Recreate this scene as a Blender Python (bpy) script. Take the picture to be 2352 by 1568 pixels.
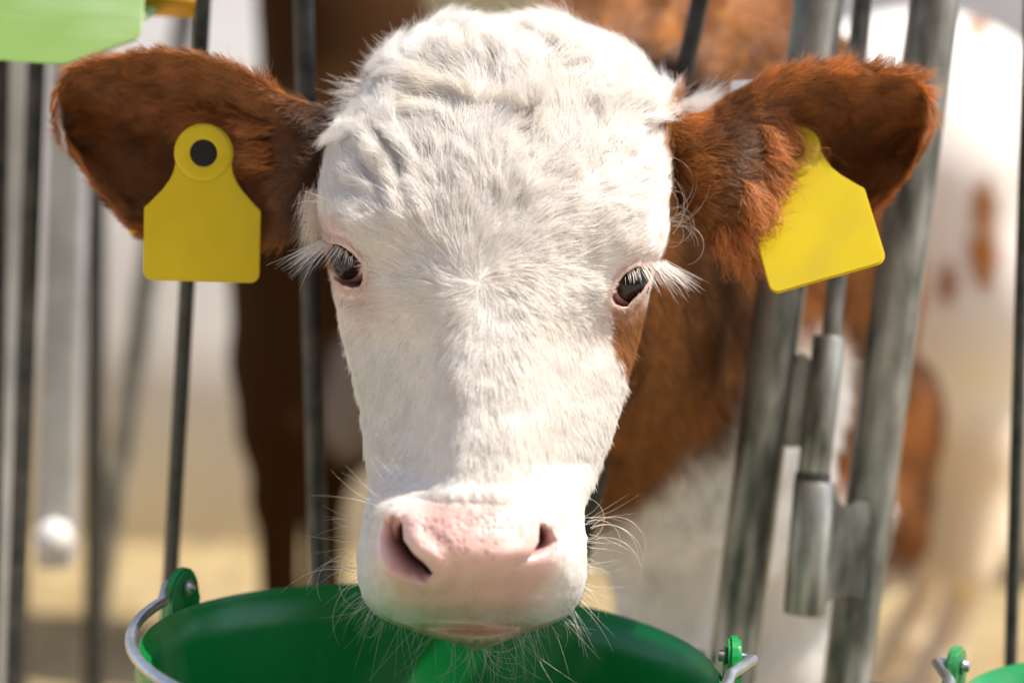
import bpy, bmesh, math
import numpy as np
from mathutils import Vector, Matrix

for _o in list(bpy.data.objects):
    bpy.data.objects.remove(_o)
SC = bpy.context.scene
COL = SC.collection
rng = np.random.default_rng(7)

# ------------------------------------------------------------------ camera
CAM_H, PITCH, ROLL = 0.80, math.radians(7.0), math.radians(4.0)
LENS = 75.0
FPX = 2352 * LENS / 36.0                      # focal length in overview pixels (2352 x 1568)
C0 = np.array([0.0, 0.0, CAM_H])
F = np.array([0, math.cos(PITCH), -math.sin(PITCH)])
_r0 = np.array([1.0, 0, 0]); _u0 = np.array([0, math.sin(PITCH), math.cos(PITCH)])
R = _r0 * math.cos(ROLL) + _u0 * math.sin(ROLL)
U = -_r0 * math.sin(ROLL) + _u0 * math.cos(ROLL)

cam_d = bpy.data.cameras.new('camera')
cam = bpy.data.objects.new('camera', cam_d); COL.objects.link(cam)
m = Matrix(((R[0], U[0], -F[0], C0[0]), (R[1], U[1], -F[1], C0[1]), (R[2], U[2], -F[2], C0[2]), (0, 0, 0, 1)))
cam.matrix_world = m
cam_d.lens = LENS; cam_d.sensor_width = 36.0; cam_d.clip_start = 0.05; cam_d.clip_end = 500
cam_d.dof.use_dof = True; cam_d.dof.focus_distance = 1.12; cam_d.dof.aperture_fstop = 3.3
SC.camera = cam

# ------------------------------------------------------------------ light
SUN_AZ, SUN_EL = math.radians(88), math.radians(64)     # azimuth measured from towards-the-camera round to the right
sd = np.array([math.sin(SUN_AZ) * math.cos(SUN_EL), -math.cos(SUN_AZ) * math.cos(SUN_EL), math.sin(SUN_EL)])
w = bpy.data.worlds.new('World'); SC.world = w; w.use_nodes = True
nt = w.node_tree
bg = nt.nodes['Background']
sky = nt.nodes.new('ShaderNodeTexSky'); sky.sky_type = 'NISHITA'; sky.sun_disc = False
sky.sun_elevation = SUN_EL; sky.sun_rotation = math.atan2(sd[0], sd[1]); sky.dust_density = 2.0
nt.links.new(sky.outputs[0], bg.inputs['Color']); bg.inputs['Strength'].default_value = 0.13
sun_d = bpy.data.lights.new('sun', 'SUN'); sun_d.energy = 3.5; sun_d.angle = math.radians(0.53); sun_d.color = (1.0, 0.94, 0.85)
sun = bpy.data.objects.new('sun', sun_d); COL.objects.link(sun)
sun.rotation_euler = Vector(-sd).to_track_quat('-Z', 'Y').to_euler(); sun.location = (3, 1, 5)
SC.view_settings.view_transform = 'Standard'; SC.view_settings.look = 'None'
SC.view_settings.gamma = 1.0; SC.view_settings.use_curve_mapping = False
SC.view_settings.exposure = 0.95
SC.render.engine = 'CYCLES'
SC.cycles.max_bounces = 10; SC.cycles.diffuse_bounces = 6; SC.cycles.transparent_max_bounces = 8
SC.cycles.use_denoising = True
SC.cycles_curves.shape = 'RIBBONS'; SC.cycles_curves.subdivisions = 2

# ------------------------------------------------------------------ helpers: rays, noise, polygons
def ray(px, py):
    px = np.asarray(px, float); py = np.asarray(py, float)
    return F + R * ((px - 1176) / FPX)[..., None] - U * ((py - 784) / FPX)[..., None]
def P(px, py, d):
    return C0 + ray(px, py) * np.asarray(d, float)[..., None]
def proj(v):
    q = np.asarray(v) - C0
    d = q @ F
    return 1176 + (q @ R) / d * FPX, 784 - (q @ U) / d * FPX, d
def PV(px, py, d): return Vector(P(px, py, d))

def _hash(ix, iy, iz):
    n = (ix.astype(np.int64) * 73856093) ^ (iy.astype(np.int64) * 19349663) ^ (iz.astype(np.int64) * 83492791)
    n = (n ^ (n >> 13)) * 1274126177 & 0x7fffffff
    n = (n ^ (n >> 11)) * 668265263 & 0x7fffffff
    return ((n >> 7) & 0xffff) / 65535.0
def vnoise(p, f=1.0, seed=0):
    p = np.asarray(p) * f + seed * 17.31
    i = np.floor(p).astype(np.int64); t = p - i; t = t * t * (3 - 2 * t)
    out = 0
    for dx in (0, 1):
        for dy in (0, 1):
            for dz in (0, 1):
                wgt = (t[..., 0] if dx else 1 - t[..., 0]) * (t[..., 1] if dy else 1 - t[..., 1]) * (t[..., 2] if dz else 1 - t[..., 2])
                out = out + wgt * _hash(i[..., 0] + dx, i[..., 1] + dy, i[..., 2] + dz)
    return out
def n2(x, y, f, seed=0): return vnoise(np.stack([x, y, np.zeros_like(x)], -1), f, seed)
def fbm(p, f, seed=0, o=3):
    return sum(vnoise(p, f * 2 ** k, seed + k) * 0.5 ** k for k in range(o)) / sum(0.5 ** k for k in range(o))
def smooth(e0, e1, x):
    t = np.clip((x - e0) / (e1 - e0), 0, 1); return t * t * (3 - 2 * t)
def seg_dist(x, y, pts, closed=False):
    pts = np.asarray(pts, float); best = np.full(np.shape(x), 1e9)
    n = len(pts); rngs = range(n if closed else n - 1)
    for k in rngs:
        a, b = pts[k], pts[(k + 1) % n]; d = b - a
        t = np.clip(((x - a[0]) * d[0] + (y - a[1]) * d[1]) / (d @ d + 1e-9), 0, 1)
        best = np.minimum(best, np.hypot(x - a[0] - t * d[0], y - a[1] - t * d[1]))
    return best
def inside(x, y, pts):
    pts = np.asarray(pts, float); r = np.zeros(np.shape(x), bool); n = len(pts)
    for k in range(n):
        a, b = pts[k], pts[(k + 1) % n]
        c = (a[1] > y) != (b[1] > y)
        xi = a[0] + (y - a[1]) * (b[0] - a[0]) / (b[1] - a[1] + 1e-12)
        r ^= c & (x < xi)
    return r
def sdf_poly(x, y, pts):
    d = seg_dist(x, y, pts, True); return np.where(inside(x, y, pts), -d, d)
def curve_interp(x, xs, ys, sm=0):
    """smooth (Catmull-Rom-like) interpolation of control points"""
    xs = np.asarray(xs, float); ys = np.asarray(ys, float)
    mth = np.gradient(ys, xs)
    k = np.clip(np.searchsorted(xs, x) - 1, 0, len(xs) - 2)
    h = xs[k + 1] - xs[k]; t = np.clip((x - xs[k]) / h, 0, 1)
    return (ys[k] * (2 * t**3 - 3 * t**2 + 1) + ys[k + 1] * (-2 * t**3 + 3 * t**2)
            + mth[k] * h * (t**3 - 2 * t**2 + t) + mth[k + 1] * h * (t**3 - t**2))

def grid_quads(nr, nc, wrap=False):
    idx = np.arange(nr * nc).reshape(nr, nc)
    if wrap: idx = np.concatenate([idx, idx[:, :1]], 1)
    return np.stack([idx[:-1, :-1], idx[:-1, 1:], idx[1:, 1:], idx[1:, :-1]], -1).reshape(-1, 4)
# ------------------------------------------------------------------ helpers: objects
def tag(o, label=None, cat=None, group=None, kind=None):
    if label: o['label'] = label
    if cat: o['category'] = cat
    if group: o['group'] = group
    if kind: o['kind'] = kind
    return o
def empty(name, loc=(0, 0, 0)):
    o = bpy.data.objects.new(name, None); COL.objects.link(o); o.location = loc; o.empty_display_size = 0.05
    return o
def adopt(o, parent):
    if parent is not None:
        o.parent = parent
        o.matrix_parent_inverse = Matrix.Translation(parent.location).inverted()
    return o
def mesh_np(name, v, faces, mat=None, parent=None, smooth_=True, col=None, extra=None):
    me = bpy.data.meshes.new(name)
    v = np.asarray(v, float)
    if isinstance(faces, np.ndarray):
        k = faces.shape[1]
        me.vertices.add(len(v)); me.vertices.foreach_set('co', v.astype(np.float32).ravel())
        me.loops.add(faces.size); me.loops.foreach_set('vertex_index', faces.astype(np.int32).ravel())
        me.polygons.add(len(faces)); me.polygons.foreach_set('loop_start', (np.arange(len(faces)) * k).astype(np.int32))
        me.update(calc_edges=True)
    else:
        me.from_pydata(v.tolist(), [], [list(f) for f in faces])
    me.validate()
    if smooth_: me.polygons.foreach_set('use_smooth', np.ones(len(me.polygons), bool))
    if col is not None:
        a = me.color_attributes.new('Col', 'FLOAT_COLOR', 'POINT')
        a.data.foreach_set('color', np.c_[col, np.ones(len(col))].astype(np.float32).ravel())
    if extra:
        for kx, arr in extra.items():
            at = me.attributes.new(kx, 'FLOAT', 'POINT'); at.data.foreach_set('value', np.asarray(arr, np.float32))
    if mat: me.materials.append(mat)
    o = bpy.data.objects.new(name, me); COL.objects.link(o)
    return adopt(o, parent)
def from_bm(name, bm, mat=None, parent=None, smooth_=True):
    me = bpy.data.meshes.new(name); bmesh.ops.recalc_face_normals(bm, faces=bm.faces); bm.to_mesh(me); bm.free()
    if smooth_:
        me.polygons.foreach_set('use_smooth', np.ones(len(me.polygons), bool))
    if mat: me.materials.append(mat)
    o = bpy.data.objects.new(name, me); COL.objects.link(o)
    return adopt(o, parent)
def auto_smooth(o, deg=35):
    me = o.data
    bm = bmesh.new(); bm.from_mesh(me)
    for e in bm.edges:
        e.smooth = not (len(e.link_faces) == 2 and e.calc_face_angle(0) > math.radians(deg))
    bm.to_mesh(me); bm.free()
    return o
def tube_bm(bm, pts, rad, n=16, cap=True):
    """swept tube along 3-D points; rad scalar or list"""
    pts = [Vector(p) for p in pts]
    if not hasattr(rad, '__len__'): rad = [rad] * len(pts)
    rings = []; up = None
    for i, p in enumerate(pts):
        t = (pts[min(i + 1, len(pts) - 1)] - pts[max(i - 1, 0)]).normalized()
        if up is None: up = t.orthogonal().normalized()
        s = t.cross(up).normalized(); up = s.cross(t).normalized()
        rings.append([bm.verts.new(p + (s * math.cos(2 * math.pi * k / n) + up * math.sin(2 * math.pi * k / n)) * rad[i]) for k in range(n)])
    for a, b in zip(rings, rings[1:]):
        for k in range(n): bm.faces.new((a[k], a[(k + 1) % n], b[(k + 1) % n], b[k]))
    if cap:
        bm.faces.new(rings[0][::-1]); bm.faces.new(rings[-1])
def box_bm(bm, c, size, rot=None, bev=0.0):
    r = bmesh.ops.create_cube(bm, size=1.0)
    M = Matrix.Translation(Vector(c)) @ (rot.to_4x4() if rot else Matrix()) @ Matrix.Diagonal((*size, 1))
    bmesh.ops.transform(bm, matrix=M, verts=r['verts'])
    if bev:
        es = list({e for v in r['verts'] for e in v.link_edges})
        bmesh.ops.bevel(bm, geom=es, offset=bev, segments=2, affect='EDGES', profile=0.6)
def hair_obj(name, pos, rad, col, mat, parent):
    """pos (n,K,3), rad (n,K), col (n,3) -> one curves object"""
    n, K, _ = pos.shape
    hc = bpy.data.hair_curves.new(name)
    hc.add_curves([K] * n)
    hc.attributes['position'].data.foreach_set('vector', pos.astype(np.float32).ravel())
    ra = hc.attributes.get('radius') or hc.attributes.new('radius', 'FLOAT', 'POINT')
    ra.data.foreach_set('value', rad.astype(np.float32).ravel())
    ca = hc.attributes.new('tint', 'FLOAT_COLOR', 'CURVE')
    ca.data.foreach_set('color', np.c_[col, np.ones(n)].astype(np.float32).ravel())
    hc.materials.append(mat)
    o = bpy.data.objects.new(name, hc); COL.objects.link(o)
    return adopt(o, parent)

# ------------------------------------------------------------------ helpers: materials
def new_mat(name):
    mt = bpy.data.materials.new(name); mt.use_nodes = True
    return mt, mt.node_tree, mt.node_tree.nodes['Principled BSDF']
def nd(t, ty, **kw):
    n = t.nodes.new(ty)
    for k, v in kw.items(): setattr(n, k, v)
    return n
def noise_mix(t, c1, c2, scale, detail=4, lo=0.35, hi=0.65, coord='Object', stretch=None):
    tc = nd(t, 'ShaderNodeTexCoord'); src = tc.outputs[coord]
    if stretch:
        mp = nd(t, 'ShaderNodeMapping'); mp.inputs['Scale'].default_value = stretch; t.links.new(src, mp.inputs[0]); src = mp.outputs[0]
    nz = nd(t, 'ShaderNodeTexNoise'); nz.inputs['Scale'].default_value = scale; nz.inputs['Detail'].default_value = detail
    t.links.new(src, nz.inputs['Vector'])
    rp = nd(t, 'ShaderNodeValToRGB'); rp.color_ramp.elements[0].position = lo; rp.color_ramp.elements[1].position = hi
    rp.color_ramp.elements[0].color = (*c1, 1); rp.color_ramp.elements[1].color = (*c2, 1)
    t.links.new(nz.outputs['Fac'], rp.inputs[0])
    return rp.outputs[0], nz.outputs['Fac']
def bump(t, b, fac, strength=0.3, dist=0.002):
    bp = nd(t, 'ShaderNodeBump'); bp.inputs['Strength'].default_value = strength; bp.inputs['Distance'].default_value = dist
    t.links.new(fac, bp.inputs['Height']); t.links.new(bp.outputs[0], b.inputs['Normal'])
def simple(name, c1, c2, scale, rough=0.6, metal=0.0, bmp=0.2, bd=0.002, stretch=None, **kw):
    mt, t, b = new_mat(name)
    c, f = noise_mix(t, c1, c2, scale, stretch=stretch, **kw)
    t.links.new(c, b.inputs['Base Color']); b.inputs['Roughness'].default_value = rough; b.inputs['Metallic'].default_value = metal
    if bmp: bump(t, b, f, bmp, bd)
    return mt

M = {}
M['galv'] = simple('galvanised_steel', (0.10, 0.105, 0.09), (0.46, 0.46, 0.42), 55, rough=0.40, metal=0.55, bmp=0.5, bd=0.0012, detail=8, lo=0.36, hi=0.66, stretch=(1, 1, 0.3))
M['galv_light'] = simple('bright_galvanised_steel', (0.42, 0.42, 0.41), (0.58, 0.58, 0.56), 20, rough=0.45, metal=0.3, bmp=0.1)
M['bar'] = simple('dark_steel_bar', (0.018, 0.021, 0.018), (0.065, 0.064, 0.056), 60, rough=0.42, metal=0.1, bmp=0.15, bd=0.0006)
M['wire'] = simple('zinc_wire', (0.45, 0.45, 0.46), (0.62, 0.62, 0.63), 90, rough=0.3, metal=0.9, bmp=0.05)
M['hutch'] = simple('white_plastic_hutch', (0.66, 0.63, 0.60), (0.76, 0.74, 0.71), 3, rough=0.55, bmp=0.05)
M['hutch_dark'] = simple('grey_plastic_trim', (0.10, 0.10, 0.11), (0.17, 0.17, 0.18), 6, rough=0.6, bmp=0.05)
M['hoof'] = simple('horn', (0.05, 0.035, 0.025), (0.12, 0.09, 0.06), 30, rough=0.5)
M['yellow_pipe'] = simple('yellow_plastic', (0.75, 0.36, 0.02), (0.82, 0.42, 0.03), 12, rough=0.4, bmp=0.03)
M['white_tag'] = simple('white_plastic', (0.74, 0.74, 0.70), (0.80, 0.80, 0.77), 20, rough=0.4, bmp=0.02)
M['black'] = simple('black_plastic', (0.012, 0.010, 0.009), (0.012, 0.010, 0.009), 40, rough=0.95, bmp=0.02)
M['hedge'] = simple('hedge_leaf', (0.05, 0.07, 0.02), (0.14, 0.15, 0.05), 8, rough=0.7)
M['bale'] = simple('baled_straw', (0.34, 0.27, 0.13), (0.56, 0.47, 0.26), 20, rough=0.9, bmp=0.6, bd=0.01, stretch=(1, 1, 6))

def plastic(name, c1, c2, trans, rough, scale=7, bmp=0.05, scuff=None):
    mt, t, b = new_mat(name)
    c, f = noise_mix(t, c1, c2, scale, detail=5)
    if scuff:
        tc = nd(t, 'ShaderNodeTexCoord'); mp = nd(t, 'ShaderNodeMapping'); mp.inputs['Scale'].default_value = scuff[1]
        t.links.new(tc.outputs['Object'], mp.inputs[0])
        nz = nd(t, 'ShaderNodeTexNoise'); nz.inputs['Scale'].default_value = 9; nz.inputs['Detail'].default_value = 7
        t.links.new(mp.outputs[0], nz.inputs['Vector'])
        rp = nd(t, 'ShaderNodeValToRGB'); rp.color_ramp.elements[0].position = 0.5; rp.color_ramp.elements[1].position = 0.72
        t.links.new(nz.outputs['Fac'], rp.inputs[0])
        mx = nd(t, 'ShaderNodeMixRGB'); mx.inputs['Color2'].default_value = (*scuff[0], 1)
        t.links.new(rp.outputs[0], mx.inputs['Fac']); t.links.new(c, mx.inputs['Color1']); c = mx.outputs[0]
    t.links.new(c, b.inputs['Base Color']); b.inputs['Roughness'].default_value = rough
    if bmp: bump(t, b, f, bmp, 0.001)
    if trans:
        tr = nd(t, 'ShaderNodeBsdfTranslucent'); t.links.new(c, tr.inputs[0])
        mx = nd(t, 'ShaderNodeMixShader'); mx.inputs[0].default_value = trans
        t.links.new(b.outputs[0], mx.inputs[1]); t.links.new(tr.outputs[0], mx.inputs[2])
        t.links.new(mx.outputs[0], t.nodes['Material Output'].inputs['Surface'])
    return mt
M['bucket'] = plastic('green_bucket_plastic', (0.003, 0.21, 0.04), (0.005, 0.27, 0.055), 0.10, 0.26, scale=14, bmp=0.08, scuff=((0.16, 0.34, 0.17), (1, 1, 0.5)))
M['panel'] = plastic('light_green_plastic', (0.27, 0.47, 0.10), (0.40, 0.57, 0.19), 0.42, 0.45, scale=6, scuff=((0.62, 0.80, 0.50), (0.4, 0.4, 2.2)))
M['tag'] = plastic('yellow_tag_plastic', (0.80, 0.64, 0.012), (0.85, 0.69, 0.02), 0.36, 0.38, scale=30, bmp=0.03, scuff=((0.76, 0.60, 0.03), (3.0, 3.0, 1.2)))

def coat_material(name):
    mt, t, b = new_mat(name)
    at = nd(t, 'ShaderNodeAttribute'); at.attribute_name = 'Col'
    ra = nd(t, 'ShaderNodeAttribute'); ra.attribute_name = 'skin'
    t.links.new(at.outputs['Color'], b.inputs['Base Color'])
    mr = nd(t, 'ShaderNodeMapRange'); mr.inputs['To Min'].default_value = 0.85; mr.inputs['To Max'].default_value = 0.28
    t.links.new(ra.outputs['Fac'], mr.inputs['Value']); t.links.new(mr.outputs[0], b.inputs['Roughness'])
    tc = nd(t, 'ShaderNodeTexCoord')
    vz = nd(t, 'ShaderNodeTexVoronoi'); vz.inputs['Scale'].default_value = 520
    t.links.new(tc.outputs['Object'], vz.inputs['Vector'])
    nz = nd(t, 'ShaderNodeTexNoise'); nz.inputs['Scale'].default_value = 260; nz.inputs['Detail'].default_value = 4
    t.links.new(tc.outputs['Object'], nz.inputs['Vector'])
    ad = nd(t, 'ShaderNodeMath', operation='ADD'); t.links.new(vz.outputs['Distance'], ad.inputs[0]); t.links.new(nz.outputs['Fac'], ad.inputs[1])
    bump(t, b, ad.outputs[0], 0.25, 0.0006)
    ms = nd(t, 'ShaderNodeMapRange'); ms.inputs['To Min'].default_value = 0.06; ms.inputs['To Max'].default_value = 0.5
    t.links.new(ra.outputs['Fac'], ms.inputs['Value']); t.links.new(ms.outputs[0], b.inputs['Specular IOR Level'])
    b.inputs['Subsurface Weight'].default_value = 0.25
    b.inputs['Subsurface Radius'].default_value = (1.0, 0.35, 0.2); b.inputs['Subsurface Scale'].default_value = 0.004
    return mt
M['coat'] = coat_material('calf_coat')
def hair_material(name, trans=0.22, gloss=0.04, rough=0.35):
    mt = bpy.data.materials.new(name); mt.use_nodes = True; t = mt.node_tree
    t.nodes.remove(t.nodes['Principled BSDF'])
    at = nd(t, 'ShaderNodeAttribute'); at.attribute_name = 'tint'
    df = nd(t, 'ShaderNodeBsdfDiffuse'); t.links.new(at.outputs['Color'], df.inputs[0])
    tr = nd(t, 'ShaderNodeBsdfTranslucent'); t.links.new(at.outputs['Color'], tr.inputs[0])
    m1 = nd(t, 'ShaderNodeMixShader'); m1.inputs[0].default_value = trans
    t.links.new(df.outputs[0], m1.inputs[1]); t.links.new(tr.outputs[0], m1.inputs[2])
    gl = nd(t, 'ShaderNodeBsdfGlossy'); gl.inputs['Roughness'].default_value = rough; gl.inputs['Color'].default_value = (1, 1, 1, 1)
    m2 = nd(t, 'ShaderNodeMixShader'); m2.inputs[0].default_value = gloss
    t.links.new(m1.outputs[0], m2.inputs[1]); t.links.new(gl.outputs[0], m2.inputs[2])
    t.links.new(m2.outputs[0], t.nodes['Material Output'].inputs['Surface'])
    return mt
M['hair'] = hair_material('calf_hair')
M['whisker'] = hair_material('whisker_hair', 0.4, 0.12, 0.25)
mt, t, b = new_mat('eye_ball')
at = nd(t, 'ShaderNodeAttribute'); at.attribute_name = 'Col'
t.links.new(at.outputs['Color'], b.inputs['Base Color']); b.inputs['Roughness'].default_value = 0.05
b.inputs['Specular IOR Level'].default_value = 0.38
M['eye'] = mt

# straw ground
mt, t, b = new_mat('straw_ground')
c, f = noise_mix(t, (0.20, 0.135, 0.055), (0.52, 0.405, 0.21), 26, detail=9, lo=0.3, hi=0.62, stretch=(1, 3, 1))
c2, f2 = noise_mix(t, (0.55, 0.5, 0.42), (1, 1, 1), 1.6, detail=4)
mx = nd(t, 'ShaderNodeMixRGB', blend_type='MULTIPLY'); mx.inputs[0].default_value = 0.8
t.links.new(c, mx.inputs[1]); t.links.new(c2, mx.inputs[2]); t.links.new(mx.outputs[0], b.inputs['Base Color'])
b.inputs['Roughness'].default_value = 0.9; bump(t, b, f, 0.8, 0.02)
M['straw'] = mt
M['concrete'] = simple('concrete', (0.46, 0.385, 0.30), (0.58, 0.50, 0.40), 5, rough=0.85, bmp=0.2, detail=8)

# ------------------------------------------------------------------ ground
def sheet(name, x0, x1, y0, y1, z, nx, ny, amp, mat, kind='structure'):
    xs = np.linspace(x0, x1, nx); ys = np.linspace(y0, y1, ny)
    X, Y = np.meshgrid(xs, ys)
    Z = z + amp * (fbm(np.stack([X, Y, X * 0], -1), 2.2, 3) - 0.5)
    idx = np.arange(nx * ny).reshape(ny, nx)
    q = np.stack([idx[:-1, :-1], idx[:-1, 1:], idx[1:, 1:], idx[1:, :-1]], -1).reshape(-1, 4)
    o = mesh_np(name, np.stack([X, Y, Z], -1).reshape(-1, 3), q, mat)
    return tag(o, kind=kind)
sheet('ground', -120, 120, -60, 240, -0.02, 40, 40, 0, M['concrete'])
sheet('feeding_path', -6, 6, -6, 1.42, 0.0, 60, 60, 0.004, M['concrete'])
sheet('straw_bed', -5, 5, 1.43, 9, 0.02, 160, 140, 0.05, M['straw'])

# unseen board wall added behind the camera to block skylight and lower the fill
M['sky_block'] = simple('sky_block_boards', (0.26, 0.22, 0.18), (0.38, 0.33, 0.27), 6, rough=.8, stretch=(8, 1, .4))
bm = bmesh.new()
for k in range(60): box_bm(bm, (-9 + k * .3, -2.2 + (.01 if k % 2 else 0), 2.0), (.296, .03, 4.0), None, .003)
bmw = from_bm('sky_block_wall', bm, M['sky_block'], None, False); tag(bmw, 'unseen board wall added behind the camera to block skylight', 'wall', kind='structure')
# ------------------------------------------------------------------ fence
D_F = 1.36
def line_pts(px0, py0, px1, py1, d, z0, z1, dz=0.0):
    """point pair in the upright plane at depth d, stretched along its line to heights z0..z1"""
    a, b_ = P(px0, py0, d), P(px1, py1, d)
    a[1] = b_[1] = (a[1] + b_[1]) / 2 + dz
    k = lambda z: a + (b_ - a) * ((z - a[2]) / (b_[2] - a[2]))
    return k(z0), k(z1)
Z_TOP, Z_BOT = 1.18, 0.16
def pole(parent, name, px0, py0, px1, py1, wpx, mat, d=D_F, z0=Z_BOT, z1=Z_TOP, dz=0.0):
    a, b_ = line_pts(px0, py0, px1, py1, d, z0, z1, dz)
    bm = bmesh.new(); tube_bm(bm, [a + (b_ - a) * s for s in np.linspace(0, 1, 9)], wpx / FPX * d / 2, 20)
    o = from_bm(name, bm, mat, parent); auto_smooth(o); return a, b_
g1 = empty('feed_gate', tuple(P(1150, 1500, D_F) * [1, 1, 0]))
tag(g1, 'dark steel feed gate of thin upright rods that the calf puts its head through', 'gate')
tops = []
for args in ((480, 0, 374, 1400, 36), (705, 0, 724, 1330, 46), (1602, 0, 1345, 1250, 42)):
    tops.append(pole(g1, 'rod', *args, M['bar']))
pa = pole(g1, 'post', 1868, 0, 1690, 1568, 112, M['galv'], z0=0.0)
fy = pa[0][1]
for z, r in ((Z_TOP, 0.017), (Z_BOT, 0.017)):
    xl_ = min(a[0] if z == Z_BOT else b_[0] for a, b_ in tops); xr_ = pa[0][0] + (pa[1][0] - pa[0][0]) * z / Z_TOP
    bm = bmesh.new(); tube_bm(bm, [(xl_ - 0.03, fy, z), (xr_ - 0.002, fy, z)], r, 16); auto_smooth(from_bm('rail', bm, M['galv'], g1))
# hinge sleeve and rod on post A
def cyl_px(parent, name, px0, py0, px1, py1, wpx, mat, d, hollow=0):
    a, b_ = P(px0, py0, d), P(px1, py1, d); r = wpx / FPX * d / 2
    bm = bmesh.new()
    if hollow:
        ax = Vector(b_ - a).normalized()
        tube_bm(bm, [a, b_], r, 24, cap=False); tube_bm(bm, [b_, a], r - hollow, 24, cap=False)
        tube_bm(bm, [a, a + np.array(ax) * 1e-5], r, 24, cap=False)
        vs = list(bm.verts)
        bm2 = bmesh.new(); bm.free()
        n = 24; rings = []
        e1 = ax.orthogonal().normalized(); e2 = ax.cross(e1)
        for p_, rr in ((a, r - hollow), (a, r - 0.0006), (a + np.array(ax) * 0.001, r), (b_ - np.array(ax) * 0.001, r), (b_, r - 0.0006), (b_, r - hollow)):
            rings.append([bm2.verts.new(Vector(p_) + (e1 * math.cos(2 * math.pi * k / n) + e2 * math.sin(2 * math.pi * k / n)) * rr) for k in range(n)])
        for i in range(len(rings)):
            A_, B_ = rings[i], rings[(i + 1) % len(rings)]
            for k in range(n): bm2.faces.new((A_[k], A_[(k + 1) % n], B_[(k + 1) % n], B_[k]))
        bm = bm2
    else:
        tube_bm(bm, [a, b_], r, 24)
    return auto_smooth(from_bm(name, bm, mat, parent))
def plate_px(parent, name, poly, d, th, mat, bev=0.0012):
    bm = bmesh.new()
    f0 = [bm.verts.new(PV(x, y, d - th / 2)) for x, y in poly]; f1 = [bm.verts.new(PV(x, y, d + th / 2)) for x, y in poly]
    bm.faces.new(f0); bm.faces.new(f1[::-1]); n = len(poly)
    for k in range(n): bm.faces.new((f0[k], f1[k], f1[(k + 1) % n], f0[(k + 1) % n]))
    bmesh.ops.bevel(bm, geom=[e for e in bm.edges], offset=bev, segments=2, affect='EDGES')
    return auto_smooth(from_bm(name, bm, mat, parent))
cyl_px(g1, 'hinge_sleeve', 1905, 772, 1868, 1092, 74, M['galv'], D_F - 0.012, 0.006)
plate_px(g1, 'hinge_plate', [(1832, 812), (1850, 812), (1880, 850), (1874, 1026), (1800, 1026), (1822, 850)], D_F - 0.004, 0.006, M['galv'])
cyl_px(g1, 'hinge_pin', 1867, 1085, 1866, 1106, 82, M['bar'], D_F - 0.012)

g2 = empty('side_gate', tuple(P(2060, 1500, D_F) * [1, 1, 0]))
tag(g2, 'galvanised gate at the right with thick round post and lower hinge knuckle', 'gate')
pb = pole(g2, 'post', 2130, 0, 1962, 1568, 112, M['galv'], z0=0.0)
pc = pole(g2, 'rod', 2345, 0, 2343, 1480, 30, M['bar'])
for z in (Z_TOP, Z_BOT):
    bm = bmesh.new(); tube_bm(bm, [(pb[0][0] + (pb[1][0] - pb[0][0]) * z / Z_TOP + 0.002, pb[0][1], z), (0.55, pb[0][1], z)], 0.017, 16); auto_smooth(from_bm('rail', bm, M['galv'], g2))
cyl_px(g2, 'hinge_sleeve', 1871, 1106, 1847, 1410, 96, M['galv'], D_F - 0.012, 0.007)
plate_px(g2, 'hinge_plate', [(1915, 1108), (1922, 1150), (1940, 1170), (1962, 1150), (2000, 1150), (1985, 1380), (1930, 1362), (1896, 1380), (1885, 1390), (1895, 1110)], D_F - 0.006, 0.006, M['galv'])
# upper hinge rod dropping into the sleeve
a, b_ = P(2006, -260, D_F - 0.012), P(1908, 785, D_F - 0.012)
g3 = None
bm = bmesh.new(); tube_bm(bm, [a + (b_ - a) * s for s in np.linspace(0, 1, 6)], 44 / FPX * D_F / 2, 20)
auto_smooth(from_bm('hinge_rod', bm, M['galv'], g1))

# neighbouring pen at the left
g4 = empty('pen_hurdle', tuple(P(60, 1500, 1.62) * [1, 1, 0]))
tag(g4, 'blurred grey steel pen hurdle at the left picture edge with flat posts', 'hurdle')
h1 = pole(g4, 'bar', 104, 150, 12, 1568, 44, M['bar'], 1.55, 0.05, 1.25)
h2 = pole(g4, 'bar', 20, 150, -40, 1400, 40, M['bar'], 1.55, 0.05, 1.25)
def flat_post(parent, px0, py0, px1, py1, wpx, d, mat, z0=0.05, z1=1.3, th=0.02):
    a, b_ = line_pts(px0, py0, px1, py1, d, z0, z1)
    wd = wpx / FPX * d / 2
    bm = bmesh.new()
    vs = [bm.verts.new(Vector(p) + Vector((sx * wd, sy * th, 0))) for p in (a, b_) for sx, sy in ((-1, -1), (1, -1), (1, 1), (-1, 1))]
    for f_ in ((0, 1, 2, 3), (7, 6, 5, 4), (0, 4, 5, 1), (1, 5, 6, 2), (2, 6, 7, 3), (3, 7, 4, 0)): bm.faces.new([vs[i] for i in f_])
    bmesh.ops.bevel(bm, geom=list(bm.edges), offset=0.003, segments=2, affect='EDGES')
    auto_smooth(from_bm('post', bm, mat, parent)); return a, b_
f1 = flat_post(g4, 66, 150, 6, 900, 48, 1.75, M['galv_light'], 0.05, 1.3)
f2 = flat_post(g4, 172, 300, 120, 1220, 78, 1.85, M['galv_light'], 0.35, 1.3)
flat_post(g4, 232, 420, 206, 1330, 34, 2.3, M['bar'], 0.02, 1.3)
flat_post(g4, 345, 620, 262, 1120, 44, 2.5, M['galv'], 0.02, 1.25)
flat_post(g4, 70, 150, 30, 1200, 26, 2.1, M['bar'], 0.02, 1.3)
for z in (1.22, 0.08):
    bm = bmesh.new(); tube_bm(bm, [(-0.75, f1[0][1] - 0.05, z), (-0.30, f1[0][1] - 0.05, z)], 0.016, 16); auto_smooth(from_bm('rail', bm, M['galv'], g4))
c_ = P(124, 1240, 1.85)
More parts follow.
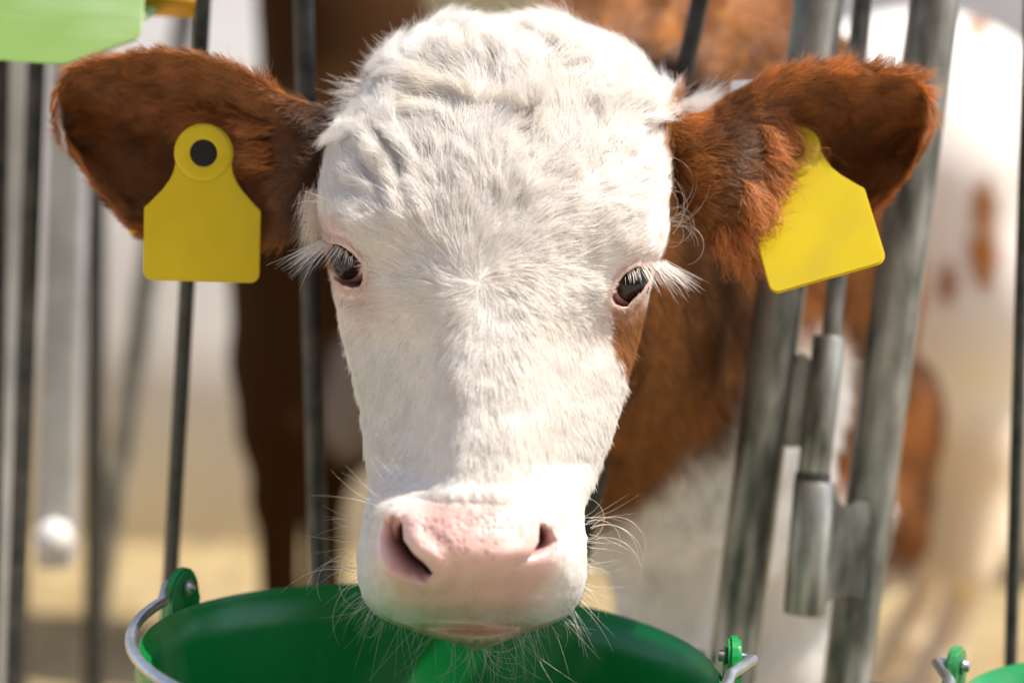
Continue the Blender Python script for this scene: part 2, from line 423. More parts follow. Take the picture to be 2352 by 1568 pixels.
bm = bmesh.new(); bmesh.ops.create_uvsphere(bm, u_segments=20, v_segments=12, radius=0.017, matrix=Matrix.Translation(Vector(c_)) @ Matrix.Diagonal((1, 1, 1.1, 1)))
from_bm('end_cap', bm, M['hutch'], g4)

# ------------------------------------------------------------------ hutches and bale behind
def hutch(cx, cy, wid, dep, hei, rz, label, open_=True):
    root = empty('calf_hutch', (cx, cy, 0)); tag(root, label, 'calf hutch', 'white calf hutches behind the pens')
    rot = Matrix.Rotation(rz, 3, 'Z')
    n = 24; bm = bmesh.new(); rings = []
    prof = []
    for k in range(n + 1):
        a_ = math.pi * k / n
        x = -math.cos(a_); z = math.sin(a_)
        sx = math.copysign(abs(x) ** 0.55, x); sz = abs(z) ** 0.6
        prof.append((sx * wid / 2, sz * hei))
    def section(y, s, th):
        return [bm.verts.new(rot @ Vector((x * s - math.copysign(th, x) * (abs(x) > 1e-4), y, max(0, z * s - th)))) for x, z in prof]
    for yy, s in ((-dep / 2, 1.0), (-dep / 2 + 0.04, 1.03), (-dep / 2 + 0.08, 1.0), (0, 0.99), (0.02, 1.015), (0.06, 0.985), (dep / 2 - 0.06, 0.96), (dep / 2, 0.88)):
        rings.append(section(yy, s, 0))
    for A_, B_ in zip(rings, rings[1:]):
        for k in range(n): bm.faces.new((A_[k], A_[k + 1], B_[k + 1], B_[k]))
    bm.faces.new(rings[-1])
    # front wall with a doorway
    inner = []
    for k, (x, z) in enumerate(prof):
        inner.append(bm.verts.new(rot @ Vector((x * 0.52, -dep / 2, min(z * 0.8, hei * 0.78)))))
    for k in range(n): bm.faces.new((rings[0][k], inner[k], inner[k + 1], rings[0][k + 1]))
    o = from_bm('shell', bm, M['hutch'], root); o.location = (cx, cy, 0); o.matrix_parent_inverse = Matrix.Translation(root.location).inverted()
    sol = o.modifiers.new('thick', 'SOLIDIFY'); sol.thickness = 0.012
    auto_smooth(o, 50)
    bm = bmesh.new()
    pts = [rot @ Vector((x * 0.52, -dep / 2 - 0.012, min(z * 0.8, hei * 0.78))) + Vector((cx, cy, 0)) for x, z in prof]
    tube_bm(bm, pts, 0.018, 10); from_bm('door_trim', bm, M['hutch_dark'], root)
    return root
hutch(-0.98, 4.15, 1.5, 1.7, 1.45, math.radians(188), 'white dome hutch behind the left fence rods, in shade')
hutch(1.08, 4.35, 1.5, 1.7, 1.45, math.radians(172), 'white dome hutch glimpsed behind the white spotted calf at the right')
def bale(x, y, z, sx, sy, sz, label):
    bm = bmesh.new(); box_bm(bm, (x, y, z), (sx, sy, sz), None, 0.05)
    bmesh.ops.subdivide_edges(bm, edges=[e for e in bm.edges if e.calc_length() > 0.3], cuts=6, use_grid_fill=True)
    o = from_bm('straw_bale', bm, None)
    v = np.empty(len(o.data.vertices) * 3); o.data.vertices.foreach_get('co', v); v = v.reshape(-1, 3)
    v += (vnoise(v, 9, 5)[:, None] - 0.5) * 0.05
    o.data.vertices.foreach_set('co', v.ravel()); o.data.materials.append(M['bale'])
    tag(o, label, 'bale')
bale(-0.15, 6.6, 0.62, 2.4, 1.1, 1.25, 'big square straw bale far behind the head of the calf')

# ------------------------------------------------------------------ implicit bodies
def surface_nets(f, org, h):
    nx, ny, nz = f.shape
    ins = f < 0
    s = 0
    corners = [(i, j, k) for i in (0, 1) for j in (0, 1) for k in (0, 1)]
    cnt = sum(ins[i:nx - 1 + i, j:ny - 1 + j, k:nz - 1 + k].astype(np.int8) for i, j, k in corners)
    act = (cnt > 0) & (cnt < 8)
    ii, jj, kk = np.nonzero(act)
    acc = np.zeros((len(ii), 3)); num = np.zeros(len(ii))
    for a_ in corners:
        for ax in range(3):
            if a_[ax] == 0:
                b2 = list(a_); b2[ax] = 1
                fa = f[ii + a_[0], jj + a_[1], kk + a_[2]]; fb = f[ii + b2[0], jj + b2[1], kk + b2[2]]
                cr = (fa < 0) != (fb < 0)
                tt = np.where(cr, fa / (fa - fb + 1e-12 * (fa == fb)), 0)
                pt = np.tile(np.array(a_, float), (len(ii), 1)); pt[:, ax] += tt
                acc += pt * cr[:, None]; num += cr
    v = np.stack([ii, jj, kk], -1) + acc / num[:, None]
    idx = -np.ones(act.shape, np.int64); idx[ii, jj, kk] = np.arange(len(ii))
    faces = []
    for ax in range(3):
        sl0 = [slice(None)] * 3; sl1 = [slice(None)] * 3; sl0[ax] = slice(0, -1); sl1[ax] = slice(1, None)
        A_ = ins[tuple(sl0)]; B_ = ins[tuple(sl1)]
        e = np.stack(np.nonzero(A_ != B_), -1)
        o1, o2 = [(1, 2), (2, 0), (0, 1)][ax]
        ok = (e[:, o1] > 0) & (e[:, o2] > 0) & (e[:, o1] < f.shape[o1] - 1) & (e[:, o2] < f.shape[o2] - 1)
        e = e[ok]
        c = []
        for d1, d2 in ((1, 1), (0, 1), (0, 0), (1, 0)):
            q = e.copy(); q[:, o1] -= d1; q[:, o2] -= d2; c.append(idx[q[:, 0], q[:, 1], q[:, 2]])
        q = np.stack(c, -1); flip = A_[e[:, 0], e[:, 1], e[:, 2]]
        q[~flip] = q[~flip][:, ::-1]
        faces.append(q)
    return org + v * h, np.concatenate(faces)
def smin(a_, b2, k):
    hh = np.clip(0.5 + 0.5 * (b2 - a_) / k, 0, 1); return b2 + (a_ - b2) * hh - k * hh * (1 - hh)
def build_sdf(parts, h, pad=0.03):
    """parts: (p0, p1, r0, r1, k[, squash])"""
    pts = np.array([p for pr in parts for p in (pr[0], pr[1])]); rr = max(max(pr[2], pr[3]) for pr in parts)
    lo = pts.min(0) - rr - pad; hi = pts.max(0) + rr + pad
    n = np.ceil((hi - lo) / h).astype(int)
    gx, gy, gz = [lo[i] + h * np.arange(n[i]) for i in range(3)]
    f = np.full(tuple(n), 9.0, np.float32)
    X = np.stack(np.meshgrid(gx, gy, gz, indexing='ij'), -1).astype(np.float32)
    for pr in parts:
        p0, p1, r0, r1, k = pr[:5]
        d = np.asarray(p1) - np.asarray(p0); L2 = d @ d + 1e-9
        q = X - np.asarray(p0, np.float32)
        tt = np.clip((q @ d.astype(np.float32)) / L2, 0, 1)
        q = q - tt[..., None] * d.astype(np.float32)
        if len(pr) > 5: q = q * np.asarray(pr[5], np.float32)
        dd = np.sqrt((q * q).sum(-1)) - (r0 + (r1 - r0) * tt)
        f = smin(f, dd, k)
    return surface_nets(f, lo, h)
def vnormals(v, q):
    fn = np.cross(v[q[:, 2]] - v[q[:, 0]], v[q[:, 3]] - v[q[:, 1]])
    n = np.zeros_like(v)
    for k in range(4): np.add.at(n, q[:, k], fn)
    return n / (np.linalg.norm(n, axis=1, keepdims=True) + 1e-12)

# ------------------------------------------------------------------ hair growing
def sample(v, q, dens, n, attrs, rg):
    tri = np.concatenate([q[:, [0, 1, 2]], q[:, [0, 2, 3]]])
    ar = np.linalg.norm(np.cross(v[tri[:, 1]] - v[tri[:, 0]], v[tri[:, 2]] - v[tri[:, 0]]), axis=1)
    wgt = ar * dens[tri].mean(1); cs = np.cumsum(wgt)
    k = np.searchsorted(cs, rg.random(n) * cs[-1]); k = np.minimum(k, len(tri) - 1)
    r1 = np.sqrt(rg.random(n)); r2 = rg.random(n)
    bc = np.stack([1 - r1, r1 * (1 - r2), r1 * r2], -1)
    T = tri[k]
    out = []
    for a_ in attrs:
        out.append((a_[T] * (bc[..., None] if a_.ndim == 2 else bc)).sum(1))
    return out
def unit(x): return x / (np.linalg.norm(x, axis=-1, keepdims=True) + 1e-12)
def clump_off(px, py, cell, seed):
    ci = np.floor(px / cell).astype(np.int64); cj = np.floor(py / cell).astype(np.int64)
    best = np.full(px.shape, 1e9); ox = np.zeros_like(px); oy = np.zeros_like(px); hid = np.zeros_like(px)
    zz = np.full(ci.shape, seed, np.int64)
    for di in (-1, 0, 1):
        for dj in (-1, 0, 1):
            a_, b2 = ci + di, cj + dj
            cx = (a_ + _hash(a_, b2, zz)) * cell; cy = (b2 + _hash(b2, a_, zz + 5)) * cell
            d = (cx - px) ** 2 + (cy - py) ** 2; mk = d < best
            best = np.where(mk, d, best); ox = np.where(mk, cx - px, ox); oy = np.where(mk, cy - py, oy)
            hid = np.where(mk, _hash(a_, b2, zz + 9), hid)
    return ox, oy, hid
def grow(p, nrm, tan, L, col, rg, K=5, rad=0.00009, lift=0.35, jit=0.25, cl=((14, 0.5, 0.35),), curl=0.0, cfreq=1.5, colvar=0.08, tip=0.25):
    """root, normal, combing direction, length -> strands; cl = (cell px, pull, angle spread) per clump level"""
    n = len(p)
    px, py, d = proj(p)
    nrm = unit(nrm); tan = unit(tan - nrm * (tan * nrm).sum(-1, keepdims=True))
    side = np.cross(nrm, tan)
    ang = rg.normal(0, jit, n); lf = lift * np.exp(rg.normal(0, 0.25, n))
    off = np.zeros((n, 3)); shade = np.zeros(n); lenm = np.ones(n)
    for i, (cell, pull, spread) in enumerate(cl):
        ox, oy, hid = clump_off(px, py, cell, 31 + i * 7)
        wv = (R * ox[:, None] - U * oy[:, None]) * (d / FPX)[:, None]
        wv = wv - nrm * (wv * nrm).sum(-1, keepdims=True)
        off += wv * pull; ang = ang + (hid - 0.5) * 2 * spread; shade += (hid * 7.77 % 1 - 0.5)
        lenm *= 0.85 + 0.3 * (hid * 3.33 % 1); lf = lf * (0.75 + 0.5 * (hid * 5.1 % 1))
    tan2 = tan * np.cos(ang)[:, None] + side * np.sin(ang)[:, None]
    side2 = np.cross(nrm, tan2)
    L = L * lenm * np.clip(rg.normal(1, 0.15, n), 0.5, 1.5)
    s = np.linspace(0, 1, K)[None, :, None]
    lf = lf[:, None, None]
    Lb = L[:, None, None]
    ph = rg.random((n, 1, 1)) * 6.283
    cz = curl * (0.6 + 0.8 * rg.random((n, 1, 1)))
    pos = p[:, None] + Lb * (tan2[:, None] * s * (1 - 0.25 * lf * s) + nrm[:, None] * lf * (s - 0.55 * s * s)
          + side2[:, None] * cz * s * np.sin(ph + 6.283 * cfreq * s)
          + nrm[:, None] * cz * 0.5 * s * (1 + np.cos(ph + 6.283 * cfreq * s)))
    pos = pos + off[:, None] * s ** 1.4
    rd = np.broadcast_to(rad * (1 - (1 - tip) * s[..., 0] ** 1.5), (n, K)) * np.exp(rg.normal(0, 0.2, (n, 1)))
    cc = np.clip(col * (1 + colvar * (shade + rg.normal(0, 0.7, n)))[:, None], 0.002, 0.93)
    return pos, rd, cc
def free_hair(p0, d0, L, bend, rad, col, K=9, rg=rng, gravity=0.0):
    """single long hairs: start, direction, length, sideways bend vector"""
    s = np.linspace(0, 1, K)[None, :, None]
    pos = p0[:, None] + d0[:, None] * L[:, None, None] * s + bend[:, None] * L[:, None, None] * s ** 2 + np.array([0, 0, -1.0]) * gravity * L[:, None, None] * s ** 2
    rd = rad * (1 - 0.85 * s[..., 0]) * np.ones((len(p0), 1))
    return pos, rd, np.tile(np.asarray(col, float), (len(p0), 1))

WHITE = np.array([0.88, 0.845, 0.80]); BROWN = np.array([0.26, 0.102, 0.027]); TAN = np.array([0.44, 0.20, 0.065]); DARK = np.array([0.085, 0.032, 0.014])
PINK = np.array([0.71, 0.47, 0.41]); REDP = np.array([0.45, 0.16, 0.13])

# ------------------------------------------------------------------ the calf with its head through the gate: head
HO = P(1120, 760, 1.15)
TILT = math.radians(20); HROLL = math.radians(3.5)
ha = R * math.cos(HROLL) - U * math.sin(HROLL); _hb = R * math.sin(HROLL) + U * math.cos(HROLL)
hb = _hb * math.cos(TILT) + F * math.sin(TILT)
hc_ = np.cross(ha, hb)
def V(px, py, h):
    d = ray(px, py); tt = (h + (HO - C0) @ hc_) / (d @ hc_)
    return C0 + d * tt[..., None]
OUT = np.array([  # py, left, right
    (60, 1040, 1190), (63, 1005, 1285), (70, 978, 1330), (84, 952, 1372), (106, 918, 1415), (130, 890, 1452), (160, 866, 1486), (200, 842, 1518), (240, 818, 1540),
    (275, 792, 1536), (300, 772, 1528), (340, 757, 1532), (400, 744, 1538), (460, 736, 1540), (520, 738, 1536), (560, 746, 1530), (600, 752, 1518), (640, 760, 1503),
    (680, 768, 1494), (740, 780, 1478), (820, 800, 1456), (900, 820, 1434), (960, 830, 1420), (1040, 838, 1392), (1100, 845, 1368), (1140, 842, 1352),
    (1180, 832, 1346), (1230, 822, 1350), (1290, 816, 1352), (1340, 820, 1348), (1380, 836, 1332), (1405, 862, 1310), (1420, 892, 1278), (1432, 925, 1245),
    (1445, 958, 1212), (1460, 1000, 1180), (1475, 1040, 1150), (1486, 1080, 1110)], float)
NR, NC, NB = 620, 330, 64
_pt = np.linspace(0, 1, NR)
PYr = np.interp(_pt, [0, 0.05, 0.15, 0.78, 0.93, 1], [60, 74, 190, 1150, 1420, 1486])
XL = curve_interp(PYr, OUT[:, 0], OUT[:, 1]) + 6; XR = curve_interp(PYr, OUT[:, 0], OUT[:, 2]) - 6
CT = np.array([(58, 0.004), (70, 0.026), (100, 0.046), (180, 0.063), (300, 0.075), (450, 0.081), (650, 0.082), (820, 0.080), (1000, 0.078), (1130, 0.078),
               (1190, 0.0805), (1240, 0.0825), (1275, 0.0810), (1310, 0.0725), (1350, 0.058), (1395, 0.042), (1420, 0.027), (1445, 0.012), (1470, -0.010), (1486, -0.032)])
CTop = curve_interp(PYr, CT[:, 0], CT[:, 1])
BK = np.interp(PYr, [30, 120, 300, 600, 900, 1150, 1300, 1420, 1486], [0.02, 0.07, 0.10, 0.125, 0.115, 0.085, 0.070, 0.034, 0.006])
_uk = np.array([0, .1, .2, .33, .5, .65, .78, .88, .95, .985, 1])
PRO = {  # cross profiles
    'top': [1, .997, .985, .955, .89, .81, .70, .56, .38, .21, 0],
    'fore': [1, .998, .99, .97, .92, .85, .75, .62, .43, .24, 0],
    'eye': [1, .995, .975, .92, .80, .68, .56, .44, .30, .17, 0],
    'nose': [1, .995, .975, .88, .65, .46, .33, .23, .14, .08, 0],
    'muz': [1, .997, .99, .96, .90, .82, .71, .57, .39, .22, 0],
    'lip': [1, .995, .98, .95, .87, .77, .64, .50, .33, .18, 0]}
KEYS = [(30, 'top'), (250, 'fore'), (470, 'fore'), (640, 'eye'), (800, 'nose'), (1050, 'nose'), (1205, 'muz'), (1330, 'muz'), (1486, 'lip')]
tt_ = np.linspace(-1, 1, NC); uu = 0.55 * tt_ + 0.45 * np.sin(tt_ * math.pi / 2)
prof = np.zeros((NR, NC)); kp = np.array([k for k, _ in KEYS], float)
for i, py in enumerate(PYr):
    k = int(np.clip(np.searchsorted(kp, py) - 1, 0, len(KEYS) - 2)); tq = (py - kp[k]) / (kp[k + 1] - kp[k]); tq = tq * tq * (3 - 2 * tq)
    pr = np.array(PRO[KEYS[k][1]]) * (1 - tq) + np.array(PRO[KEYS[k + 1][1]]) * tq
    prof[i] = curve_interp(np.abs(uu), _uk, pr)
# soften the profile near the spine (no crease at u = 0)
PX = (XL + XR)[:, None] / 2 + (XR - XL)[:, None] / 2 * uu[None]; PY = np.repeat(PYr[:, None], NC, 1)
base_low = np.minimum(CTop, 0.0)[:, None]          # chin rows fall back behind the lip
H = base_low + (CTop[:, None] - base_low) * prof
lowrow = np.where(PYr > 1436, 0.030, 0)[:, None] * prof * smooth(1436, 1470, PYr)[:, None]
H = H + lowrow
EYE_L = [(735, 556), (761, 559), (786, 564), (813, 584), (831, 604), (834, 643), (827, 657), (812, 660), (790, 655), (770, 642), (748, 622), (735, 600)]
EYE_R = [(1404, 683), (1415, 656), (1435, 630), (1463, 613), (1492, 618), (1494, 637), (1472, 671), (1453, 687), (1441, 703), (1425, 704), (1411, 696)]
NOS_L = [(924, 1200), (927, 1238), (952, 1273), (978, 1295), (995, 1317), (980, 1337), (940, 1340), (897, 1320), (874, 1284), (869, 1232), (882, 1192), (908, 1178)]
NOS_LM = [(924, 1196), (927, 1238), (952, 1273), (978, 1295), (996, 1320)]
NOS_R = [(1239, 1206), (1237, 1244), (1222, 1271), (1187, 1298), (1165, 1322), (1147, 1348), (1160, 1364), (1199, 1350), (1249, 1318), (1278, 1281), (1279, 1239), (1262, 1208), (1248, 1202)]
NOS_RM = [(1239, 1204), (1237, 1244), (1222, 1271), (1187, 1298), (1165, 1322), (1147, 1350)]
edge = np.clip(np.minimum(PX - XL[:, None], XR[:, None] - PX) / 40.0, 0, 1)       # bumps fade at the outline
def gb(x, y, sx, sy, amp, rot=0.0):
    c, s_ = math.cos(rot), math.sin(rot); dx, dy = PX - x, PY - y
    a_, b2 = (dx * c + dy * s_) / sx, (-dx * s_ + dy * c) / sy
    return amp * np.exp(-0.5 * (a_ * a_ + b2 * b2))
Bp = np.zeros_like(H)
Bp += gb(820, 540, 60, 45, .006) + gb(1462, 575, 55, 42, .006)                      # brows
Bp += gb(850, 690, 40, 60, -.003) + gb(1400, 740, 38, 60, -.003)                   # hollows before the eyes
Bp += gb(1150, 330, 130, 150, .003) + gb(1120, 690, 90, 90, -.003)
Bp += gb(1130, 110, 150, 70, .006)
Bp += gb(900, 1165, 40, 30, .004) + gb(1290, 1175, 40, 30, .004)                    # nostril wings
Bp += gb(870, 1340, 40, 60, .004) + gb(1310, 1330, 35, 60, .004)
def groove(pts, wid, amp, taper=True):
    out = np.zeros_like(PX); n = len(pts) - 1
    for k in range(n):
        (ax_, ay_), (bx_, by_) = pts[k], pts[k + 1]
        L2 = (bx_ - ax_) ** 2 + (by_ - ay_) ** 2
        tq = np.clip(((PX - ax_) * (bx_ - ax_) + (PY - ay_) * (by_ - ay_)) / L2, 0, 1)
        d = np.hypot(PX - ax_ - tq * (bx_ - ax_), PY - ay_ - tq * (by_ - ay_))
        out = np.maximum(out, np.exp(-(d / wid) ** 2) * (np.sin(math.pi * (k + tq) / n) ** .6 if taper else 1))
    return amp * out
# forehead folds and the parting
folds = [([(850, 262), (905, 300), (945, 360), (965, 440), (985, 530)], 13, .0035), ([(815, 320), (870, 350), (905, 410), (925, 480), (930, 530)], 12, .004),
         ([(845, 300), (890, 335), (928, 400), (948, 480)], 9, -.004), ([(800, 370), (850, 400), (880, 450), (890, 500)], 9, -.003),
         ([(900, 170), (980, 190), (1060, 212), (1120, 240), (1150, 262)], 15, .004), ([(930, 215), (1000, 232), (1080, 262)], 12, -.004),
         ([(1150, 262), (1220, 245), (1300, 240)], 13, .003), ([(1130, 285), (1200, 268), (1270, 262)], 12, -.003),
         ([(1145, 150), (1130, 185), (1112, 225)], 9, -.004), ([(1100, 150), (1085, 200), (1070, 230)], 14, .003),
         ([(1196, 425), (1186, 460), (1166, 500)], 8, -.0055), ([(1215, 410), (1222, 450), (1195, 490)], 14, .0025), ([(1165, 400), (1160, 450), (1145, 500)], 14, .0022),
         ([(820, 150), (880, 170), (950, 150)], 14, .003), ([(960, 90), (1040, 110), (1100, 100)], 14, .0025), ([(1250, 120), (1330, 150), (1400, 200)], 16, .0022)]
for pts, wd, am in folds: Bp += groove(pts, wd * 1.2, am * .65)
ny_ = np.stack([PX, PY, PX * 0], -1)
fur_lump = (fbm(ny_ * [1, 0.6, 1], 1 / 46, 11, 3) - 0.5) * smooth(560, 330, PY) * .0045 + (fbm(ny_, 1 / 60, 14, 2) - 0.5) * .002
Bp += fur_lump * smooth(1150, 1000, PY)
Bp += groove([(905, 1424), (960, 1421), (1020, 1421), (1100, 1426), (1180, 1437), (1240, 1436)], 6, -.0022)
Bp += groove([(1085, 1340), (1088, 1380), (1090, 1415)], 7, -.0014)                    # philtrum
Bp += groove([(930, 1140), (1000, 1148), (1110, 1150), (1220, 1158)], 8, -.0008) + groove([(900, 1120), (1000, 1128), (1110, 1130), (1250, 1140)], 16, .0008)
Bp *= edge
# nostrils: deepest against their inner border
SK_L, SK_R = sdf_poly(PX, PY, NOS_L), sdf_poly(PX, PY, NOS_R)
dm_L, dm_R = seg_dist(PX, PY, NOS_LM), seg_dist(PX, PY, NOS_RM)
NOS_LL = NOS_L[4:] + NOS_L[:1]; NOS_RL = NOS_R[5:] + NOS_R[:1]
dl_L, dl_R = seg_dist(PX, PY, NOS_LL), seg_dist(PX, PY, NOS_RL)
nos_t = np.zeros_like(H)
for sk, dm, dl, A_ in ((SK_L, dm_L, dl_L, .030), (SK_R, dm_R, dl_R, .018)):
    tq = np.where(sk < 0, dl / (dl + dm + 1e-6), 0)
    if A_ < .02: tq = tq * (.05 + .95 * smooth(1315, 1228, PY))
    Bp -= A_ * tq ** 1.5 * smooth(1.5, -2.5, sk)
    Bp += (smooth(1318, 1250, PY) if A_ < .02 else 1.0) * np.where(sk > 0, .0026 * np.exp(-((dm - 22) / 24) ** 2), 0)                # rolled rim of the nose pad
    Bp -= np.where(sk > 0, .0014 * np.exp(-((dm - 56) / 20) ** 2), 0) * smooth(1180, 1230, PY) * (A_ > .02)
    nos_t = np.maximum(nos_t, tq)
pores = np.zeros_like(H)
for _k in range(110):
    x_, y_ = rng.normal(1065, 75), rng.normal(1215, 38)
    q_ = (PX - x_) ** 2 + (PY - y_) ** 2 < 200
    pores[q_] = np.maximum(pores[q_], np.exp(-((PX[q_] - x_) ** 2 + (PY[q_] - y_) ** 2) / (2 * rng.uniform(2.2, 4.2) ** 2)))
pores *= (sdf_poly(PX, PY, [(925, 1180), (1240, 1180), (1230, 1262), (1150, 1300), (1010, 1290), (945, 1235)]) < 0)
Bp -= pores * .0006
# eyes: lids and openings
EL, ER = sdf_poly(PX, PY, EYE_L), sdf_poly(PX, PY, EYE_R)
for e_ in (EL, ER):
    Bp += .0022 * np.exp(-((e_ - 5) / 5) ** 2) - .0010 * np.exp(-((e_ - 20) / 6) ** 2)
H = H + Bp
for e_, (ex_, ey_, eh_) in ((EL, (815, 593, .0165)), (ER, (1434, 647, .0190))):
    d2_ = ((PX - ex_) ** 2 + (PY - ey_) ** 2) / 4290.0 ** 2
    hs_ = eh_ + np.sqrt(np.maximum(.0139 ** 2 - d2_, 0)) + .0018
    wr_ = np.where(e_ > -2, np.exp(-(np.maximum(e_, 0) / 16) ** 2), 0) * (d2_ < .0137 ** 2) * (smooth(778, 800, PX) if ex_ < 1000 else 1.0)
    H = np.where(wr_ > 0, H + np.maximum(hs_ - H, 0) * wr_, H)
# near the eyes, the sockets: skin sinks behind the ball
H = H - smooth(1.5, -3, EL) * .030 - smooth(1.5, -3, ER) * .030
front = V(PX, PY, H)
# back of the head
Lp, Rp = front[:, 0], front[:, -1]
th = np.linspace(0, math.pi, NB + 2)[1:-1]
mid = (Lp + Rp) / 2; half = (Rp - Lp) / 2
back = mid[:, None] + half[:, None] * np.sign(np.cos(th))[None, :, None] * (np.abs(np.cos(th)) ** 0.8)[None, :, None] - hc_ * (BK[:, None] * (np.sin(th) ** 0.85)[None])[..., None]
ring = np.concatenate([front, back], 1); NT = NC + NB
hv = ring.reshape(-1, 3)
hq = grid_quads(NR, NT, True)[:, ::-1]
top_c = hv[:NT].mean(0); bot_c = hv[-NT:].mean(0)
# head colours
white_n = fbm(np.stack([PX, PY, PX * 0], -1), 1 / 90, 21)[..., None]
colF = np.tile(WHITE, (NR, NC, 1)) * (0.97 + 0.06 * white_n)
skinF = np.zeros((NR, NC))
PADP = [(905, 1176), (940, 1160), (1000, 1150), (1110, 1150), (1200, 1160), (1245, 1180), (1282, 1225), (1286, 1290), (1268, 1340), (1235, 1390), (1180, 1415), (1080, 1424), (970, 1418), (905, 1378), (878, 1310), (868, 1240), (880, 1190)]
dpad = sdf_poly(PX, PY, PADP)
mp_ = smooth(30, -34, dpad + (n2(PX, PY, 1 / 25, 4) - 0.5) * 26)
pinkv = PINK * (0.94 + 0.16 * fbm(ny_, 1 / 40, 8)[..., None])
blot = smooth(.55, .72, fbm(ny_, 1 / 20, 33, 2))[..., None] * smooth(1300, 1180, PY)[..., None] * np.exp(-((PX - 1090) / 110) ** 2)[..., None]
pinkv = pinkv * (1 - blot * np.array([0.04, 0.22, 0.24]))
colF = colF * (1 - mp_[..., None]) + pinkv * mp_[..., None]
skinF = np.maximum(skinF, mp_)
nt_ = smooth(0, .12, nos_t)[..., None]; cn_ = np.array([0.66, 0.42, 0.38]) + (np.array([0.24, 0.09, 0.085]) - np.array([0.66, 0.42, 0.38])) * (smooth(.2, .95, nos_t) ** 1.3)[..., None]  # dark pink lining, with recess shade put into the colour towards the inner border
colF = colF * (1 - nt_) + cn_ * nt_
colF = colF * (1 - .16 * pores[..., None] * np.array([.3, 1, 1]))
chin = smooth(1424, 1440, PY + 0.0 * PX)[..., None]; colF = colF * (1 - chin) + np.array([0.78, 0.60, 0.47]) * chin
for e_, c_l in ((EL, np.array([0.58, 0.38, 0.36])), (ER, np.array([0.60, 0.36, 0.26]))):
    k_ = np.exp(-(np.maximum(e_ - 1, 0) / 4.5) ** 2)[..., None] * 0.9; colF = colF * (1 - k_) + c_l * k_
    k_ = smooth(2, -4, e_)[..., None]; colF = colF * (1 - k_) + REDP * k_
    skinF = np.maximum(skinF, np.exp(-(np.maximum(e_ - 1, 0) / 5) ** 2))
PATCH = [(1412, 706), (1440, 708), (1480, 690), (1500, 700), (1490, 780), (1460, 880), (1436, 868), (1420, 825), (1402, 790), (1394, 745)]
SIDE_R = [(1488, 268), (1520, 262), (1600, 258), (1600, 640), (1524, 600), (1520, 550), (1527, 470), (1522, 390), (1502, 315)]
SIDE_L = [(700, 300), (752, 320), (738, 380), (726, 430), (705, 440)]
def brownmask(x, y):
    jj_ = (n2(x, y, 1 / 14, 40) - 0.5) * 18
    a_ = smooth(5, -5, sdf_poly(x, y, PATCH) + jj_); b2 = smooth(5, -5, sdf_poly(x, y, SIDE_R) + jj_); c2_ = smooth(5, -5, sdf_poly(x, y, SIDE_L) + jj_)
    return np.maximum(np.maximum(a_, b2), c2_)
bmk = brownmask(PX, PY)[..., None]
colF = colF * (1 - bmk * (1 - skinF[..., None])) + TAN * bmk * (1 - skinF[..., None])
colB = np.tile(BROWN, (NR, NB, 1))
kb = smooth(1000, 1120, PYr)[:, None, None]; colB = colB * (1 - kb) + WHITE * kb; colB[(PYr > 560), -16:] = WHITE * .97; kb = smooth(1380, 1440, PYr)[:, None, None]; colB = colB * (1 - kb) + np.array([.70, .53, .35]) * kb
hcol = np.concatenate([colF, colB], 1).reshape(-1, 3)
hskin = np.concatenate([skinF, np.zeros((NR, NB))], 1).reshape(-1)
n0 = len(hv)
hv2 = np.concatenate([hv, [top_c], [bot_c]]); hcol2 = np.concatenate([hcol, hcol[:1], hcol[-1:]]); hskin2 = np.concatenate([hskin, [0, 0]])
caps = [(k, (k + 1) % NT, n0) for k in range(NT)] + [((NR - 1) * NT + (k + 1) % NT, (NR - 1) * NT + k, n0 + 1) for k in range(NT)]

# ------------------------------------------------------------------ ears (cupped leaves with thickness)
def ear(top, bot, depth_fn, th, NS=110, NT_=90):
    s = np.linspace(0, 1, NS); tq = np.linspace(0, 1, NT_)
    T_ = np.array(top, float); B_ = np.array(bot, float)
    def along(C):
        L = np.r_[0, np.cumsum(np.hypot(*np.diff(C, axis=0).T))]; L /= L[-1]
        return np.stack([curve_interp(s, L, C[:, 0]), curve_interp(s, L, C[:, 1])], -1)
    Tc, Bc = along(T_), along(B_)
    S_, Q_ = np.meshgrid(s, tq, indexing='ij')
    X = Tc[:, None] * (1 - tq)[None, :, None] + Bc[:, None] * tq[None, :, None]
    dF = depth_fn(S_, Q_)
    rim = np.sin(math.pi * np.clip(tq, 0, 1))[None] ** 0.5 * np.clip((1 - S_) / 0.06, 0, 1) ** 0.5
    fr = P(X[..., 0], X[..., 1], dF - th / 2 * rim); bk = P(X[..., 0], X[..., 1], dF + th * rim + 0.001)
    v = np.concatenate([fr.reshape(-1, 3), bk.reshape(-1, 3)]); g = grid_quads(NS, NT_); n = NS * NT_
    idx = np.arange(n).reshape(NS, NT_)
    border = np.concatenate([idx[:, 0], idx[-1, 1:], idx[-2::-1, -1], idx[0, -2:0:-1]])
    nx = np.roll(border, -1)
    q = np.concatenate([g, g[:, ::-1] + n, np.stack([border, border + n, nx + n, nx], -1)])
    return v, q, X, S_, Q_, n
